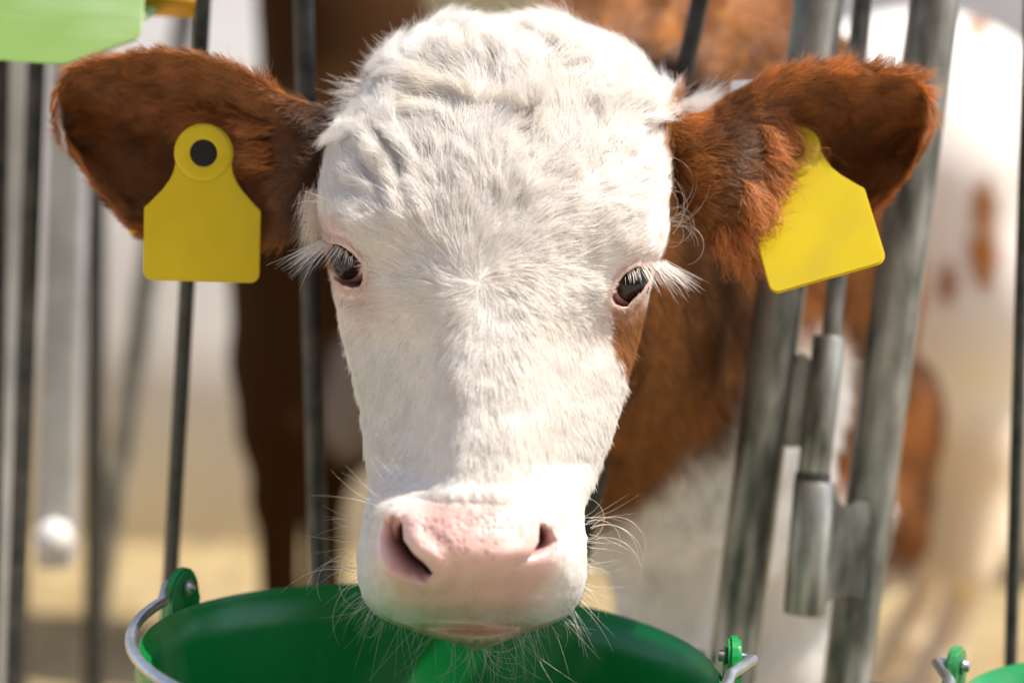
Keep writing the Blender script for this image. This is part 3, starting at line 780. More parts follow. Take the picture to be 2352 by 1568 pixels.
# left-hand ear in the picture
EL_top = [(800, 262), (730, 245), (660, 216), (580, 170), (500, 136), (420, 118), (330, 120), (235, 140), (160, 162), (136, 196), (128, 250), (136, 300)]
EL_bot = [(745, 470), (700, 520), (640, 560), (560, 580), (470, 570), (390, 556), (330, 540), (275, 492), (225, 435), (185, 375), (155, 330), (140, 304)]
def dep_l(S_, Q_):
    cup = np.sin(math.pi * Q_) ** 0.8
    d = 1.195 + 0.030 * S_ + 0.034 * cup * smooth(0.02, 0.45, S_) * (1 - 0.35 * S_) - 0.030 * np.exp(-((Q_ - 0.02) / 0.22) ** 2) * smooth(0, .3, S_)
    d -= 0.020 * np.exp(-((S_ - 0.12) / 0.16) ** 2) * np.sin(math.pi * Q_)
    d += 0.004 * np.sin(Q_ * 15 + S_ * 3) * np.sin(math.pi * Q_) * smooth(.3, .6, S_)
    return d
ER_top = [(1530, 262), (1600, 262), (1680, 222), (1760, 182), (1840, 158), (1920, 150), (2010, 154), (2080, 166), (2122, 196), (2138, 250), (2136, 290)]
ER_bot = [(1560, 480), (1610, 540), (1680, 585), (1745, 596), (1820, 570), (1900, 540), (1970, 512), (2012, 480), (2070, 420), (2108, 360), (2130, 305)]
def dep_r(S_, Q_):
    cup = np.sin(math.pi * np.clip(Q_ * 1.05 - .05, 0, 1)) ** 0.9
    roll = np.exp(-((S_ - 0.16) / 0.20) ** 2)
    d = 1.20 + 0.012 * S_ + 0.040 * cup * smooth(0.30, 0.55, S_) * (1 - 0.4 * smooth(.6, 1, S_)) - 0.040 * roll * np.sin(math.pi * Q_) ** 0.7
    d -= 0.026 * np.exp(-((Q_ - 0.03) / 0.20) ** 2) * smooth(.15, .45, S_)
    d += 0.004 * np.sin(Q_ * 13 + S_ * 2) * np.sin(math.pi * Q_) * smooth(.4, .7, S_)
    return d
ears = []
for side, (tp, bt, fn) in enumerate(((EL_top, EL_bot, dep_l), (ER_top, ER_bot, dep_r))):
    v, q, X, S_, Q_, n = ear(tp, bt, fn, 0.007)
    if side == 1: q = q[:, ::-1]
    nse = fbm(np.stack([X[..., 0], X[..., 1], X[..., 0] * 0], -1), 1 / 50, 51 + side)[..., None]
    inner = np.exp(-((Q_ - 0.32) / 0.13) ** 2) * smooth(.35, .55, S_) * smooth(1.0, .8, S_)
    c = BROWN * (0.75 + 0.6 * nse)
    c = c * (1 - 0.75 * inner[..., None]) + np.array([0.30, 0.105, 0.05]) * 0.75 * inner[..., None]
    bare = inner
    cc = np.concatenate([c.reshape(-1, 3), np.tile(BROWN, (n, 1))])
    ears.append(dict(v=v, q=q, X=X, S=S_, Q=Q_, n=n, col=cc, bare=bare, side=side))

# ------------------------------------------------------------------ trunk, neck and legs of the calf
def leg_parts(hip, foot_xy, r0, hind=False, fwd=np.array([0, -1, 0.])):
    hip = np.asarray(hip, float); z = hip[2]
    ft = np.array([foot_xy[0], foot_xy[1], 0.03])
    if hind:
        st = np.array([hip[0], hip[1], z * 0.78]) + fwd * 0.04; hk = np.array([ft[0], ft[1], 0.27]) - fwd * 0.07; fe = np.array([ft[0], ft[1], 0.09]) - fwd * 0.02
        return [(hip, st, r0, r0 * 0.85, .05), (st, hk, r0 * 0.8, .034, .04), (hk, fe, .031, .025, .02), (fe, ft, .03, .033, .015)]
    kn = np.array([(hip[0] + ft[0]) / 2, (hip[1] + ft[1]) / 2, 0.29]) + fwd * 0.012; fe = np.array([ft[0], ft[1], 0.09])
    return [(hip, kn + [0, 0, .05], r0, .038, .05), (kn + [0, 0, .05], kn - [0, 0, .03], .038, .036, .02), (kn - [0, 0, .03], fe, .028, .026, .02), (fe, ft, .03, .034, .015)]
def hoof(x, y, fwd, parent):
    bm = bmesh.new()
    sd_ = np.array([-fwd[1], fwd[0], 0])
    for s in (-1, 1):
        c = np.array([x, y, 0.0]) + sd_ * 0.017 * s + fwd * 0.012
        pts = [c - fwd * 0.004 + [0, 0, .045], c + fwd * .002 + [0, 0, .025], c + fwd * .008 + [0, 0, 0.004]]
        tube_bm(bm, pts, [.015, .018, .0205], 14)
    from_bm('hoof', bm, M['hoof'], parent)

calf = empty('calf', tuple(P(1500, 1400, 1.7) * [1, 1, 0]))
tag(calf, 'white-faced brown calf with two yellow ear tags, its head over the green bucket', 'calf')
poll = P(1150, 330, 1.27); nk = P(1320, 470, 1.42); sh = P(1520, 505, 1.64); mt_ = P(1610, 660, 1.95); rp = P(1715, 610, 2.24); ch = P(1430, 900, 1.52)
A2 = lambda px, py, d: P(px, py, d)
fl1 = A2(1590, 1100, 1.60); fl2 = A2(1865, 1130, 1.74); hl1 = A2(1840, 980, 2.2); hl2 = A2(1965, 960, 2.26)
bdir = unit(np.array([sh[0] - rp[0], sh[1] - rp[1], 0.0]))
parts = [(poll, nk, .072, .095, .05), (nk, sh, .10, .170, .06), (sh, mt_, .178, .18, .06), (mt_, rp, .18, .15, .06),
         (P(1190, 620, 1.26), ch, .060, .10, .06), (ch, P(1600, 1020, 1.62), .105, .10, .06),
         (A2(1600, 800, 1.6), fl1, .085, .055, .05), (A2(1800, 800, 1.72), fl2, .085, .055, .05)]
parts += leg_parts(fl1, fl1[:2] + [-.005, -.01], .05, fwd=bdir) + leg_parts(fl2, fl2[:2] + [0, .01], .05, fwd=bdir)
parts += leg_parts(hl1, hl1[:2], .09, True, bdir) + leg_parts(hl2, hl2[:2], .09, True, bdir)
bv, bq = build_sdf(parts, 0.0066)
_n = vnormals(bv, bq)
if ((bv - bv.mean(0)) * _n).sum() < 0: _n = -_n
_x, _y, _d = proj(bv)
_f = vnoise(np.stack([(_x + _y * .35) / 42, _y / 230, _x * 0], -1), 1, 19); _f = 1 - np.abs(_f * 2 - 1) * 2
bv = bv + _n * (_f * .011 * smooth(1480, 1560, _x) * smooth(1900, 1800, _x) * smooth(480, 300, _y))[:, None] + _n * ((fbm(bv, 22, 17) - .5) * .012)[:, None]
bcx = lambda v, c, r, k=.5: smooth(1 + k, 1 - k, np.linalg.norm((v - c) / r, axis=1))
def calf_colour(v):
    nz = fbm(v, 9, 61); wob = (fbm(v, 14, 63) - .5) * .9
    st = fbm(v * [1, 1, .3], 40, 66)
    c = BROWN * (0.35 + 1.05 * smooth(.3, .7, nz))[:, None] * (0.7 + 0.5 * st)[:, None]
    wh = np.zeros(len(v))
    for ctr, r in ((P(1610, 1090, 1.55), .14), (P(1500, 1250, 1.52), .07), (A2(1590, 1400, 1.6), .13), (A2(1860, 1400, 1.74), .13), (P(1660, 980, 1.6), .035)):
        wh = np.maximum(wh, smooth(1.1, .9, np.linalg.norm((v - ctr) / r, axis=1) + wob * .5))
    wh = np.maximum(wh, smooth(.34, .28, v[:, 2] + wob * .1) * smooth(.75, .5, fbm(v, 7, 70)))
    return c * (1 - wh[:, None]) + WHITE * .92 * wh[:, None], wh
bcol, bwh = calf_colour(bv)

# union the pieces into one continuous body
def temp_obj(name, v, q, col, skin, caps_=None):
    faces = q if caps_ is None else [tuple(f_) for f_ in q] + caps_
    return mesh_np(name, v, faces, None, None, True, col, {'skin': skin})
ob_head = temp_obj('body', hv2, hq, hcol2, hskin2, caps)
tmp = [temp_obj('tmp_ear', e['v'], e['q'], e['col'], np.r_[e['bare'].ravel() * .4, np.zeros(e['n'])]) for e in ears] + [temp_obj('tmp_body', bv, bq, bcol, np.zeros(len(bv)))]
def outward(o):
    bm = bmesh.new(); bm.from_mesh(o.data); bmesh.ops.recalc_face_normals(bm, faces=bm.faces)
    if bm.calc_volume(signed=True) < 0: bmesh.ops.reverse_faces(bm, faces=bm.faces)
    bm.to_mesh(o.data); bm.free()
for o in [ob_head] + tmp: outward(o)
n_before = len(ob_head.data.vertices)
ok_union = False
try:
    for o in tmp:
        md = ob_head.modifiers.new('u', 'BOOLEAN'); md.operation = 'UNION'; md.object = o
        md.solver = 'MANIFOLD'
    dg = bpy.context.evaluated_depsgraph_get()
    me = bpy.data.meshes.new_from_object(ob_head.evaluated_get(dg))
    print('UNION verts', n_before, len(me.vertices), [a.name for a in me.attributes])
    if len(me.vertices) > n_before and 'Col' in me.attributes:
        ob_head.modifiers.clear(); ob_head.data = me; ok_union = True
except Exception as ex:
    print('union failed', ex)
ob_head.modifiers.clear()
if not ok_union:
    bm = bmesh.new(); bm.from_mesh(ob_head.data)
    for o in tmp: bm.from_mesh(o.data)
    bm.to_mesh(ob_head.data); bm.free(); print('joined instead')
for o in tmp: bpy.data.objects.remove(o)
ob_head.data.materials.clear(); ob_head.data.materials.append(M['coat'])
ob_head.data.polygons.foreach_set('use_smooth', np.ones(len(ob_head.data.polygons), bool))
ob_head.name = 'body'; adopt(ob_head, calf)
for l_, fw in ((fl1[:2] + [-.005, -.01], bdir), (fl2[:2] + [0, .01], bdir), (hl1[:2], bdir), (hl2[:2], bdir)): hoof(l_[0], l_[1], fw, calf)
bm = bmesh.new(); tr_ = rp - bdir * .165 + np.array([0, 0, .03]); tube_bm(bm, [tr_ + bdir * .03, tr_ - bdir * .03 + [0, 0, -.02], tr_ - bdir * .05 + [0, 0, -.2], tr_ - bdir * .05 + [0, 0, -.42]], [.022, .018, .012, .02], 12)
tl = from_bm('tail', bm, None, calf)
tl.data.materials.append(simple('tail_coat', tuple(BROWN), tuple(BROWN * 1.3), 60, rough=.85))

# ------------------------------------------------------------------ eyes
def eyeball(px, py, h, r, look, parent):
    c = V(np.array(px), np.array(py), h)
    bm = bmesh.new(); bmesh.ops.create_icosphere(bm, subdivisions=6, radius=1.0)
    v = np.array([x.co[:] for x in bm.verts]); f_ = [[x.index for x in fc.verts] for fc in bm.faces]; bm.free()
    lk = unit(R * look[0] + U * look[1] - F * look[2])
    ang = np.degrees(np.arccos(np.clip(v @ lk, -1, 1)))
    hup = v @ U
    scl = np.array([0.62, 0.46, 0.40]) * (0.85 + 0.3 * fbm(v, 6, 9))[:, None]
    scl = scl * (1 - smooth(56, 80, ang)[:, None]) + np.array([0.48, 0.20, 0.17]) * smooth(56, 80, ang)[:, None]
    iris = np.array([0.022, 0.014, 0.010]) * (0.6 + 0.9 * fbm(v, 12, 3))[:, None]
    c_ = scl * smooth(51, 55, ang)[:, None] + iris * (1 - smooth(51, 55, ang))[:, None]
    pup = smooth(40, 34, ang * (1 + 0.4 * np.abs(hup)))[:, None]; c_ = c_ * (1 - pup) + np.array([.004, .004, .005]) * pup
    rr = r * (1 + 0.07 * np.exp(-(ang / 30) ** 2))[:, None]
    return mesh_np('eyeball', c + v * rr, f_, M['eye'], parent, True, c_)
eyeball(815, 593, 0.0165, 0.0137, (-.55, -.14, .82), calf)
eyeball(1434, 647, 0.0190, 0.0137, (.48, -.06, .86), calf)

# ------------------------------------------------------------------ fur of the face
hn = vnormals(hv, hq)
if (hn[:NC].mean(0) @ hc_) < 0 and (hn.reshape(NR, NT, 3)[300, NC // 2] @ hc_) < 0: hn = -hn
WX, WY = 1102, 648
dx, dy = PX - WX, PY - WY
rr = np.hypot(dx, dy) + 1e-6
sw = 0.45 * np.exp(-(rr / 160) ** 2)
fx, fy_ = dx / rr * np.cos(sw) - dy / rr * np.sin(sw), dx / rr * np.sin(sw) + dy / rr * np.cos(sw)
dn = smooth(0, 260, dy)[..., None]                        # down the nose the coat lies towards the muzzle
uN = (PX - (XL + XR)[:, None] / 2) / ((XR - XL)[:, None] / 2)
tgt = np.stack([uN * 0.75, np.ones_like(uN)], -1); tgt /= np.linalg.norm(tgt, axis=-1, keepdims=True)
dr = np.stack([fx, fy_], -1) * (1 - 0.7 * dn) + tgt * 0.7 * dn
wv_ = (n2(PX, PY, 1 / 70, 71) - .5) * 1.6 * smooth(560, 260, PY) + (n2(PX, PY, 1 / 45, 75) - .5) * .7
dr = np.stack([dr[..., 0] * np.cos(wv_) - dr[..., 1] * np.sin(wv_), dr[..., 0] * np.sin(wv_) + dr[..., 1] * np.cos(wv_)], -1)
for (cx, cy) in ((790, 610), (1455, 660)):                # coat sweeps round the eyes
    k_ = np.exp(-(np.hypot(PX - cx, PY - cy) / 70) ** 2)[..., None]
    ov = np.stack([PX - cx, PY - cy], -1); ov /= np.linalg.norm(ov, axis=-1, keepdims=True) + 1e-6
    dr = dr * (1 - .7 * k_) + ov * .7 * k_
tanF = R * dr[..., :1] - U * dr[..., 1:]
tanB = np.tile(-U * .8 + F * .5, (NR, NB, 1))
htan = np.concatenate([tanF, tanB], 1).reshape(-1, 3)
lenF = np.interp(PY, [30, 120, 280, 420, 620, 800, 1100, 1180, 1400, 1490], [.024, .023, .021, .016, .010, .0080, .0070, .0042, .0028, .0028])
lenF = lenF * (1 - .72 * mp_)
eye_near = np.minimum(EL, ER); lenF = lenF * (0.35 + 0.65 * smooth(6, 40, eye_near))
denF = np.ones((NR, NC)) * (1 - .82 * mp_) * smooth(1, 5, eye_near) * smooth(0, 6, np.minimum(SK_L, SK_R))
denF *= 1 + 0.6 * smooth(.85, .98, np.abs(uN))
hlen = np.concatenate([lenF, np.repeat(np.interp(PYr, [1000, 1180], [.012, .003])[:, None], NB, 1)], 1).reshape(-1)
hden = np.concatenate([denF, np.where(np.arange(NB)[None] < 12, .6, 0) + np.where(np.arange(NB)[None] > NB - 13, .6, 0) + np.zeros((NR, NB))], 1)
hden[PYr > 1400, NC:] *= .3; hden = hden.reshape(-1)
# strands take the colour of the coat, not of the pink skin under it
coatF = np.tile(WHITE, (NR, NC, 1)) * (0.98 + 0.06 * white_n)
for ex_, ey_, sx_, sy_ in ((852, 690, 40, 62), (800, 665, 40, 26), (1392, 735, 30, 42), (775, 545, 46, 16)):
    k_ = (.5 * np.exp(-((PX - ex_) / sx_) ** 2 - ((PY - ey_) / sy_) ** 2))[..., None]; coatF = coatF * (1 - k_) + np.array([.72, .55, .52]) * k_
yk_ = (smooth(.5, .75, fbm(ny_, 1 / 55, 95, 3)) * smooth(420, 180, PY) * .35)[..., None]; coatF = coatF * (1 - yk_) + np.array([.80, .72, .52]) * yk_
coatF = coatF * (1 - bmk) + TAN * bmk
coatF = coatF * (1 - .8 * mp_[..., None]) + np.array([.77, .55, .47]) * .8 * mp_[..., None]
coatF = coatF * (1 - chin) + np.array([0.82, 0.66, 0.50]) * chin
pk = smooth(40, 8, eye_near)[..., None] * .55; coatF = coatF * (1 - pk) + np.array([0.66, 0.46, 0.40]) * pk
hcoat = np.concatenate([coatF, colB], 1).reshape(-1, 3)
hpy = np.concatenate([PY, np.repeat(PYr[:, None], NB, 1)], 1).reshape(-1)
N_FACE = 330000
p_, nn_, tn_, ln_, cl_, yy_ = sample(hv, hq, hden, N_FACE, [hv, hn, htan, hlen, hcoat, hpy], rng)
chunks = []
lo_ = yy_ > 470
chunks.append(grow(p_[lo_], nn_[lo_], tn_[lo_], ln_[lo_], cl_[lo_], rng, K=5, rad=.00010, lift=.22, jit=.13, cl=((9, .45, .16), (24, .14, .14)), colvar=.06))
hi_ = ~lo_
chunks.append(grow(p_[hi_], nn_[hi_], tn_[hi_], ln_[hi_], cl_[hi_], rng, K=7, rad=.000085, lift=.21, jit=.10, cl=((20, .70, .24), (64, .24, .38)), curl=.07, cfreq=1.0, colvar=.03))
def pad(ch, K):
    pos, rd, cc = ch
    if pos.shape[1] == K: return ch
    s0 = np.linspace(0, 1, pos.shape[1]); s1 = np.linspace(0, 1, K); k = np.clip(np.searchsorted(s0, s1, side='right') - 1, 0, len(s0) - 2); tq = (s1 - s0[k]) / (s0[k + 1] - s0[k])
    return pos[:, k] * (1 - tq)[None, :, None] + pos[:, k + 1] * tq[None, :, None], rd[:, k] * (1 - tq) + rd[:, k + 1] * tq, cc
# curls of the top-knot that break the outline on the left
def tufts(seedpts, n_each, L, spread, col, lift_dir):
    out = []
    for i_, (x, y, h, ddx, ddy) in enumerate(seedpts):
        if y < 240: y += 34; x += 12 * (x < 1100)
        c = V(np.array(float(x)), np.array(float(y)), h)
        p0 = c + (rng.normal(0, .0035, (n_each, 1)) * R + rng.normal(0, .0035, (n_each, 1)) * U)
        d0 = unit(R * ddx - U * ddy + rng.normal(0, spread, (n_each, 3)))
        bend = rng.normal(0, .12, (n_each, 3)) + np.array(lift_dir)
        out.append(free_hair(p0, d0, L * rng.uniform(.6, 1.1, n_each) * (1.0 if i_ < 1 or n_each > 100 else .5), bend, .00011, col, 7))
    return out
tf = tufts([(835, 185, .012, -1, .05), (845, 160, .012, -1, -.35), (812, 215, .008, -1, .15), (880, 118, .01, -.7, -.5), (905, 92, .01, -.5, -.6), (960, 60, .008, -.3, -.9), (800, 260, .006, -.8, .4), (1040, 40, .006, .1, -.9), (782, 300, .006, -.8, .5), (760, 350, .004, -.7, .8), (1010, 45, .006, -.4, -.7)],
           85, .021, .14, WHITE, U * .06)
chunks += tf
tf = tufts([(1560, 268, .0, 1, -.25), (1575, 262, -.005, 1, -.35), (1545, 300, .0, .6, .9), (1585, 262, -.008, .9, -.5)], 260, .024, .16, WHITE, U * .02)
chunks += tf
tf = tufts([(735, 480, .0, -.3, 1), (728, 505, .0, -.3, 1), (722, 450, .0, -.3, 1)], 170, .016, .16, WHITE * [1, .95, .86], U * -.05)
chunks += tf

# ------------------------------------------------------------------ fur of the ears
for e in ears:
    v, q, n, S_, Q_ = e['v'], e['q'], e['n'], e['S'], e['Q']
    en = vnormals(v, q)
    if (en[:n].mean(0) @ F) > 0: en = -en
    NS, NT_ = S_.shape
    vf = v[:n].reshape(NS, NT_, 3)
    ds = np.gradient(vf, axis=0); dq = np.gradient(vf, axis=1)
    ds = unit(ds); dq = unit(dq)
    away = (Q_ - 0.42)[..., None]
    fan = np.clip(away * 2.0, -1, 1)
    tanE = ds * 1.0 + dq * fan * .65 * smooth(.15, .6, S_)[..., None]
    tip_k = np.exp(-((Q_ - .45) / .14) ** 2) * smooth(.62, .8, S_)           # hair along the middle vein lies back towards the head
    tanE = tanE * (1 - 1.3 * tip_k[..., None])
    wv2 = (n2(e['X'][..., 0], e['X'][..., 1], 1 / 45, 81 + e['side']) - .5) * 1.1
    tanE = unit(tanE); sdv = np.cross(en[:n].reshape(NS, NT_, 3), tanE)
    tanE = tanE * np.cos(wv2)[..., None] + sdv * np.sin(wv2)[..., None]
    rim = np.maximum(np.exp(-(Q_ / .12) ** 2), np.exp(-((1 - Q_) / .12) ** 2))
    lenE = .0115 + .001 * rim + .012 * np.exp(-((S_ - .33) / .12) ** 2) * np.exp(-((Q_ - .5) / .3) ** 2) + .004 * tip_k
    lenE *= 1 - .6 * e['bare']
    tb = np.concatenate([tanE.reshape(-1, 3), np.tile(-F * .2, (n, 1)) + tanE.reshape(-1, 3)])
    lb = np.concatenate([lenE.ravel(), np.full(n, .008)])
    db = np.concatenate([(1 - .75 * e['bare']).ravel(), .45 * np.ones(n)])
    nz = fbm(np.stack([e['X'][..., 0], e['X'][..., 1], S_ * 0], -1), 1 / 30, 85)[..., None]
    hcE = BROWN * 1.15 * (0.6 + .8 * nz) * (1 + .6 * rim[..., None]) * (1 + .9 * tip_k[..., None])
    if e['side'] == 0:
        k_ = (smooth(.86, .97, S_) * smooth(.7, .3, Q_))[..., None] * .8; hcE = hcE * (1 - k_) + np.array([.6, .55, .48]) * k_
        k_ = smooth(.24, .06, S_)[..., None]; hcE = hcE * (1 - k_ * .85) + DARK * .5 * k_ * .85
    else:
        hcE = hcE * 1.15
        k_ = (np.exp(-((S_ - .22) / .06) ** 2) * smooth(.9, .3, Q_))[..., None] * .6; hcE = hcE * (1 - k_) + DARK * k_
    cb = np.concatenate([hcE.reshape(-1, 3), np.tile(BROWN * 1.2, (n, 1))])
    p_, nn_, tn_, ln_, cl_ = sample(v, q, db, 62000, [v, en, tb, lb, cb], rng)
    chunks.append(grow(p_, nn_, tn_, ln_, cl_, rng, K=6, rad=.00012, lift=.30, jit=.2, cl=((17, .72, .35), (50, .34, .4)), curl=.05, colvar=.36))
    # long fringe combed across the cup and over the tag
    if e['side'] == 0: base = [((535, 640), (275, 390), (-1.0, .08), 2600), ((470, 560), (262, 300), (-1.0, .25), 900)]
    else: base = [((1740, 1830), (270, 400), (.75, .75), 1500), ((1690, 1790), (400, 520), (.5, 1.0), 1100), ((1640, 1740), (500, 590), (.35, 1.0), 600)]
    for (x0, x1), (y0, y1), dd, nh in base:
        fx0 = rng.uniform(x0, x1, nh); fy0 = rng.uniform(y0, y1, nh)
        k = np.argmin((e['X'][None, ::3, ::3, 0] - fx0[:, None, None]) ** 2 + (e['X'][None, ::3, ::3, 1] - fy0[:, None, None]) ** 2 if False else np.zeros((1, 1, 1)), axis=None)
        XX = e['X'].reshape(-1, 2)[::5]; VV = v[:n][::5]; NN = en[:n][::5]
        k = np.array([np.argmin((XX[:, 0] - a_) ** 2 + (XX[:, 1] - b2) ** 2) for a_, b2 in zip(fx0, fy0)])
        tn = np.tile(R * dd[0] - U * dd[1], (nh, 1))
        cF = np.clip(BROWN * (1.8 if e['side'] else 1.5) * rng.uniform(.6, 1.9, (nh, 1)), 0, .9)
        chunks.append(grow(VV[k], NN[k] * .6 - F * .4, tn, rng.uniform(.014, .026, nh), cF, rng, K=7, rad=.00013, lift=.95, jit=.2, cl=((17, .75, .3),), curl=.06))

# ------------------------------------------------------------------ fur of neck and body
bn = vnormals(bv, bq)
if ((bv - bv.mean(0)) * bn).sum() < 0: bn = -bn
px_b, py_b, d_b = proj(bv)
see = smooth(-.25, .1, -(bn @ unit(ray(px_b, py_b))[..., :].T.diagonal() if False else -(bn * unit(ray(px_b, py_b))).sum(1)) * -1) if False else ((bn * unit(ray(px_b, py_b))).sum(1) < .25).astype(float)
btan = -bdir * .75 + np.array([0, 0, -.8]) + (fbm(bv, 8, 91) - .5)[:, None] * np.array([1., 0.3, .5]) * 1.2
p_, nn_, tn_, cl_ = sample(bv, bq, .15 + see, 95000, [bv, bn, np.tile(np.array([0, 0, 1.]), (len(bv), 1)) * 0 + btan, bcol], rng)
chunks.append(grow(p_, nn_, tn_, np.full(len(p_), .022), np.clip(cl_ * 1.15, 0, .85), rng, K=5, rad=.00022, lift=.35, jit=.2, cl=((22, .5, .25), (60, .3, .3)), colvar=.2))
chunks = [pad(c, 7) for c in chunks]
hair_obj('fur', np.concatenate([c[0] for c in chunks]), np.concatenate([c[1] for c in chunks]), np.concatenate([c[2] for c in chunks]), M['hair'], calf)

# ------------------------------------------------------------------ lashes and whiskers
def lash(base, tips, n, lateral, parent, hs):
    """base polyline on the upper lid, direction per end"""
    bs = np.array(base, float); s = rng.random(n) ** 1.7; s = 1 - s if lateral else s
    L = np.linspace(0, 1, len(bs)); x = np.interp(s, L, bs[:, 0]); y = np.interp(s, L, bs[:, 1])
    t_ = np.array(tips, float); ddx = np.interp(s, np.linspace(0, 1, len(t_)), t_[:, 0]); ddy = np.interp(s, np.linspace(0, 1, len(t_)), t_[:, 1]); ln = np.interp(s, np.linspace(0, 1, len(t_)), t_[:, 2])
    p0 = V(x, y, np.interp(s, L, hs)) + rng.normal(0, .0007, (n, 3))
    d0 = unit(R * ddx[:, None] - U * ddy[:, None] - F * .35 + rng.normal(0, .12, (n, 3)))
    bend = -U * rng.uniform(-.02, .16, (n, 1)) + rng.normal(0, .05, (n, 3)) - F * .1
    hr = free_hair(p0, d0, ln * rng.uniform(.65, 1.1, n), bend, .00015, (.88, .85, .80), 7)
    hair_obj('eyelashes', *hr, M['whisker'], parent)
lash([(738, 556), (762, 562), (788, 570), (812, 594)], [(-.85, .5, .027), (-.75, .7, .022), (-.35, .9, .007), (-.1, 1, .0045)], 85, 0, calf, [.012, .020, .034, .044])
lash([(1438, 634), (1465, 616), (1492, 606), (1528, 602)], [(.15, 1, .0045), (.3, 1, .006), (.78, .78, .022), (.86, .58, .026)], 110, 1, calf, [.046, .040, .028, .012])
W_ = []
def whisk(n, x, y, h, ddx, ddy, L, bend, sp=.25, rad=.00009, fz=.3):
    x = np.asarray(x, float); y = np.asarray(y, float)
    k = rng.integers(0, len(x), n); tq = rng.random(n)
    xa = x[k] + rng.normal(0, 9, n); ya = y[k] + rng.normal(0, 9, n)
    p0 = V(xa, ya, np.full(n, h) if np.isscalar(h) else np.asarray(h)[k])
    d0 = unit(R * (np.asarray(ddx, float)[k])[:, None] - U * (np.asarray(ddy, float)[k])[:, None] - F * fz + rng.normal(0, sp, (n, 3)))
    W_.append(free_hair(p0, d0, rng.uniform(*L, n), rng.normal(0, bend, (n, 3)), rad, (.86, .80, .68), 9))
whisk(46, [822, 820, 820, 826, 836, 850], [1200, 1250, 1300, 1345, 1380, 1400], .004, [-1, -1, -1, -.9, -.8, -.6], [-.3, 0, .1, .4, .7, .9], (.008, .028), .28)
whisk(46, [1345, 1348, 1350, 1345, 1335, 1318], [1195, 1250, 1300, 1345, 1380, 1402], .004, [1, 1, 1, .9, .8, .6], [-.3, 0, .1, .4, .7, .9], (.008, .028), .28)
whisk(36, [880, 920, 960, 1000, 1040, 1080], [1412, 1424, 1440, 1455, 1468, 1478], -.004, [-.5, -.5, -.4, -.3, -.1, 0], [.8, .9, 1, 1, 1, 1], (.010, .032), .3, .3)
whisk(40, [1120, 1150, 1180, 1220, 1260, 1300], [1478, 1468, 1452, 1436, 1428, 1412], -.004, [.1, .2, .4, .4, .5, .6], [1, 1, 1, .9, .9, .8], (.010, .034), .3, .3)
whisk(14, [870, 900, 930, 950], [1150, 1120, 1130, 1180], .045, [-.8, -.6, -.5, -.8], [-.7, -.9, -.9, -.1], (.018, .034), .15, .2)
whisk(16, [1190, 1200, 1170], [1400, 1420, 1430], .012, [0, .1, .1], [1, 1, 1], (.006, .014), .2, .3)
whisk(110, [830, 840, 860, 900, 960, 1340, 1320, 1290, 1240, 1200], [1300, 1370, 1400, 1420, 1440, 1300, 1370, 1405, 1425, 1440], .0, [-.8, -.7, -.4, -.3, -.2, .8, .7, .4, .3, .2], [.5, .8, 1, 1, 1, .5, .8, 1, 1, 1], (.003, .009), .2, .3, .00009)
# curly brow hairs
def loops(n, x, y, h, ddx, ddy, Lr, turn):
    K = 16; s = np.linspace(0, 1, K)
    for i in range(n):
        p = V(np.array(x + rng.normal(0, 10)), np.array(y + rng.normal(0, 14)), h)
        a0 = math.atan2(ddy, ddx) + rng.normal(0, .35); L = rng.uniform(*Lr); k = rng.uniform(*turn) * rng.choice([-1, 1])
        an = a0 + k * s; step = L / (K - 1)
        pts = p + np.cumsum(np.r_[[np.zeros(3)], (np.cos(an)[1:, None] * R - np.sin(an)[1:, None] * U - F * .12) * step], 0)
        W_.append((pts[None], (.00014 * (1 - .8 * s))[None], np.array([[.86, .80, .70]])))
def pad9(c):
    return pad(c, 16)
loops(11, 795, 520, .040, -.1, -1, (.018, .032), (.4, 2.2))
loops(16, 1536, 505, .012, 1, -.25, (.018, .040), (1.0, 4.5))
loops(6, 1350, 1215, .0, 1, -.3, (.03, .05), (1.5, 3.5))
loops(5, 822, 1290, .0, -1, .2, (.03, .05), (1.0, 2.5))
loops(10, 1100, 1470, -.02, .2, 1, (.02, .04), (.5, 2.5))
W_ = [pad9(c) for c in W_]
hair_obj('whiskers', np.concatenate([c[0] for c in W_]), np.concatenate([c[1] for c in W_]), np.concatenate([c[2] for c in W_]), M['whisker'], calf)

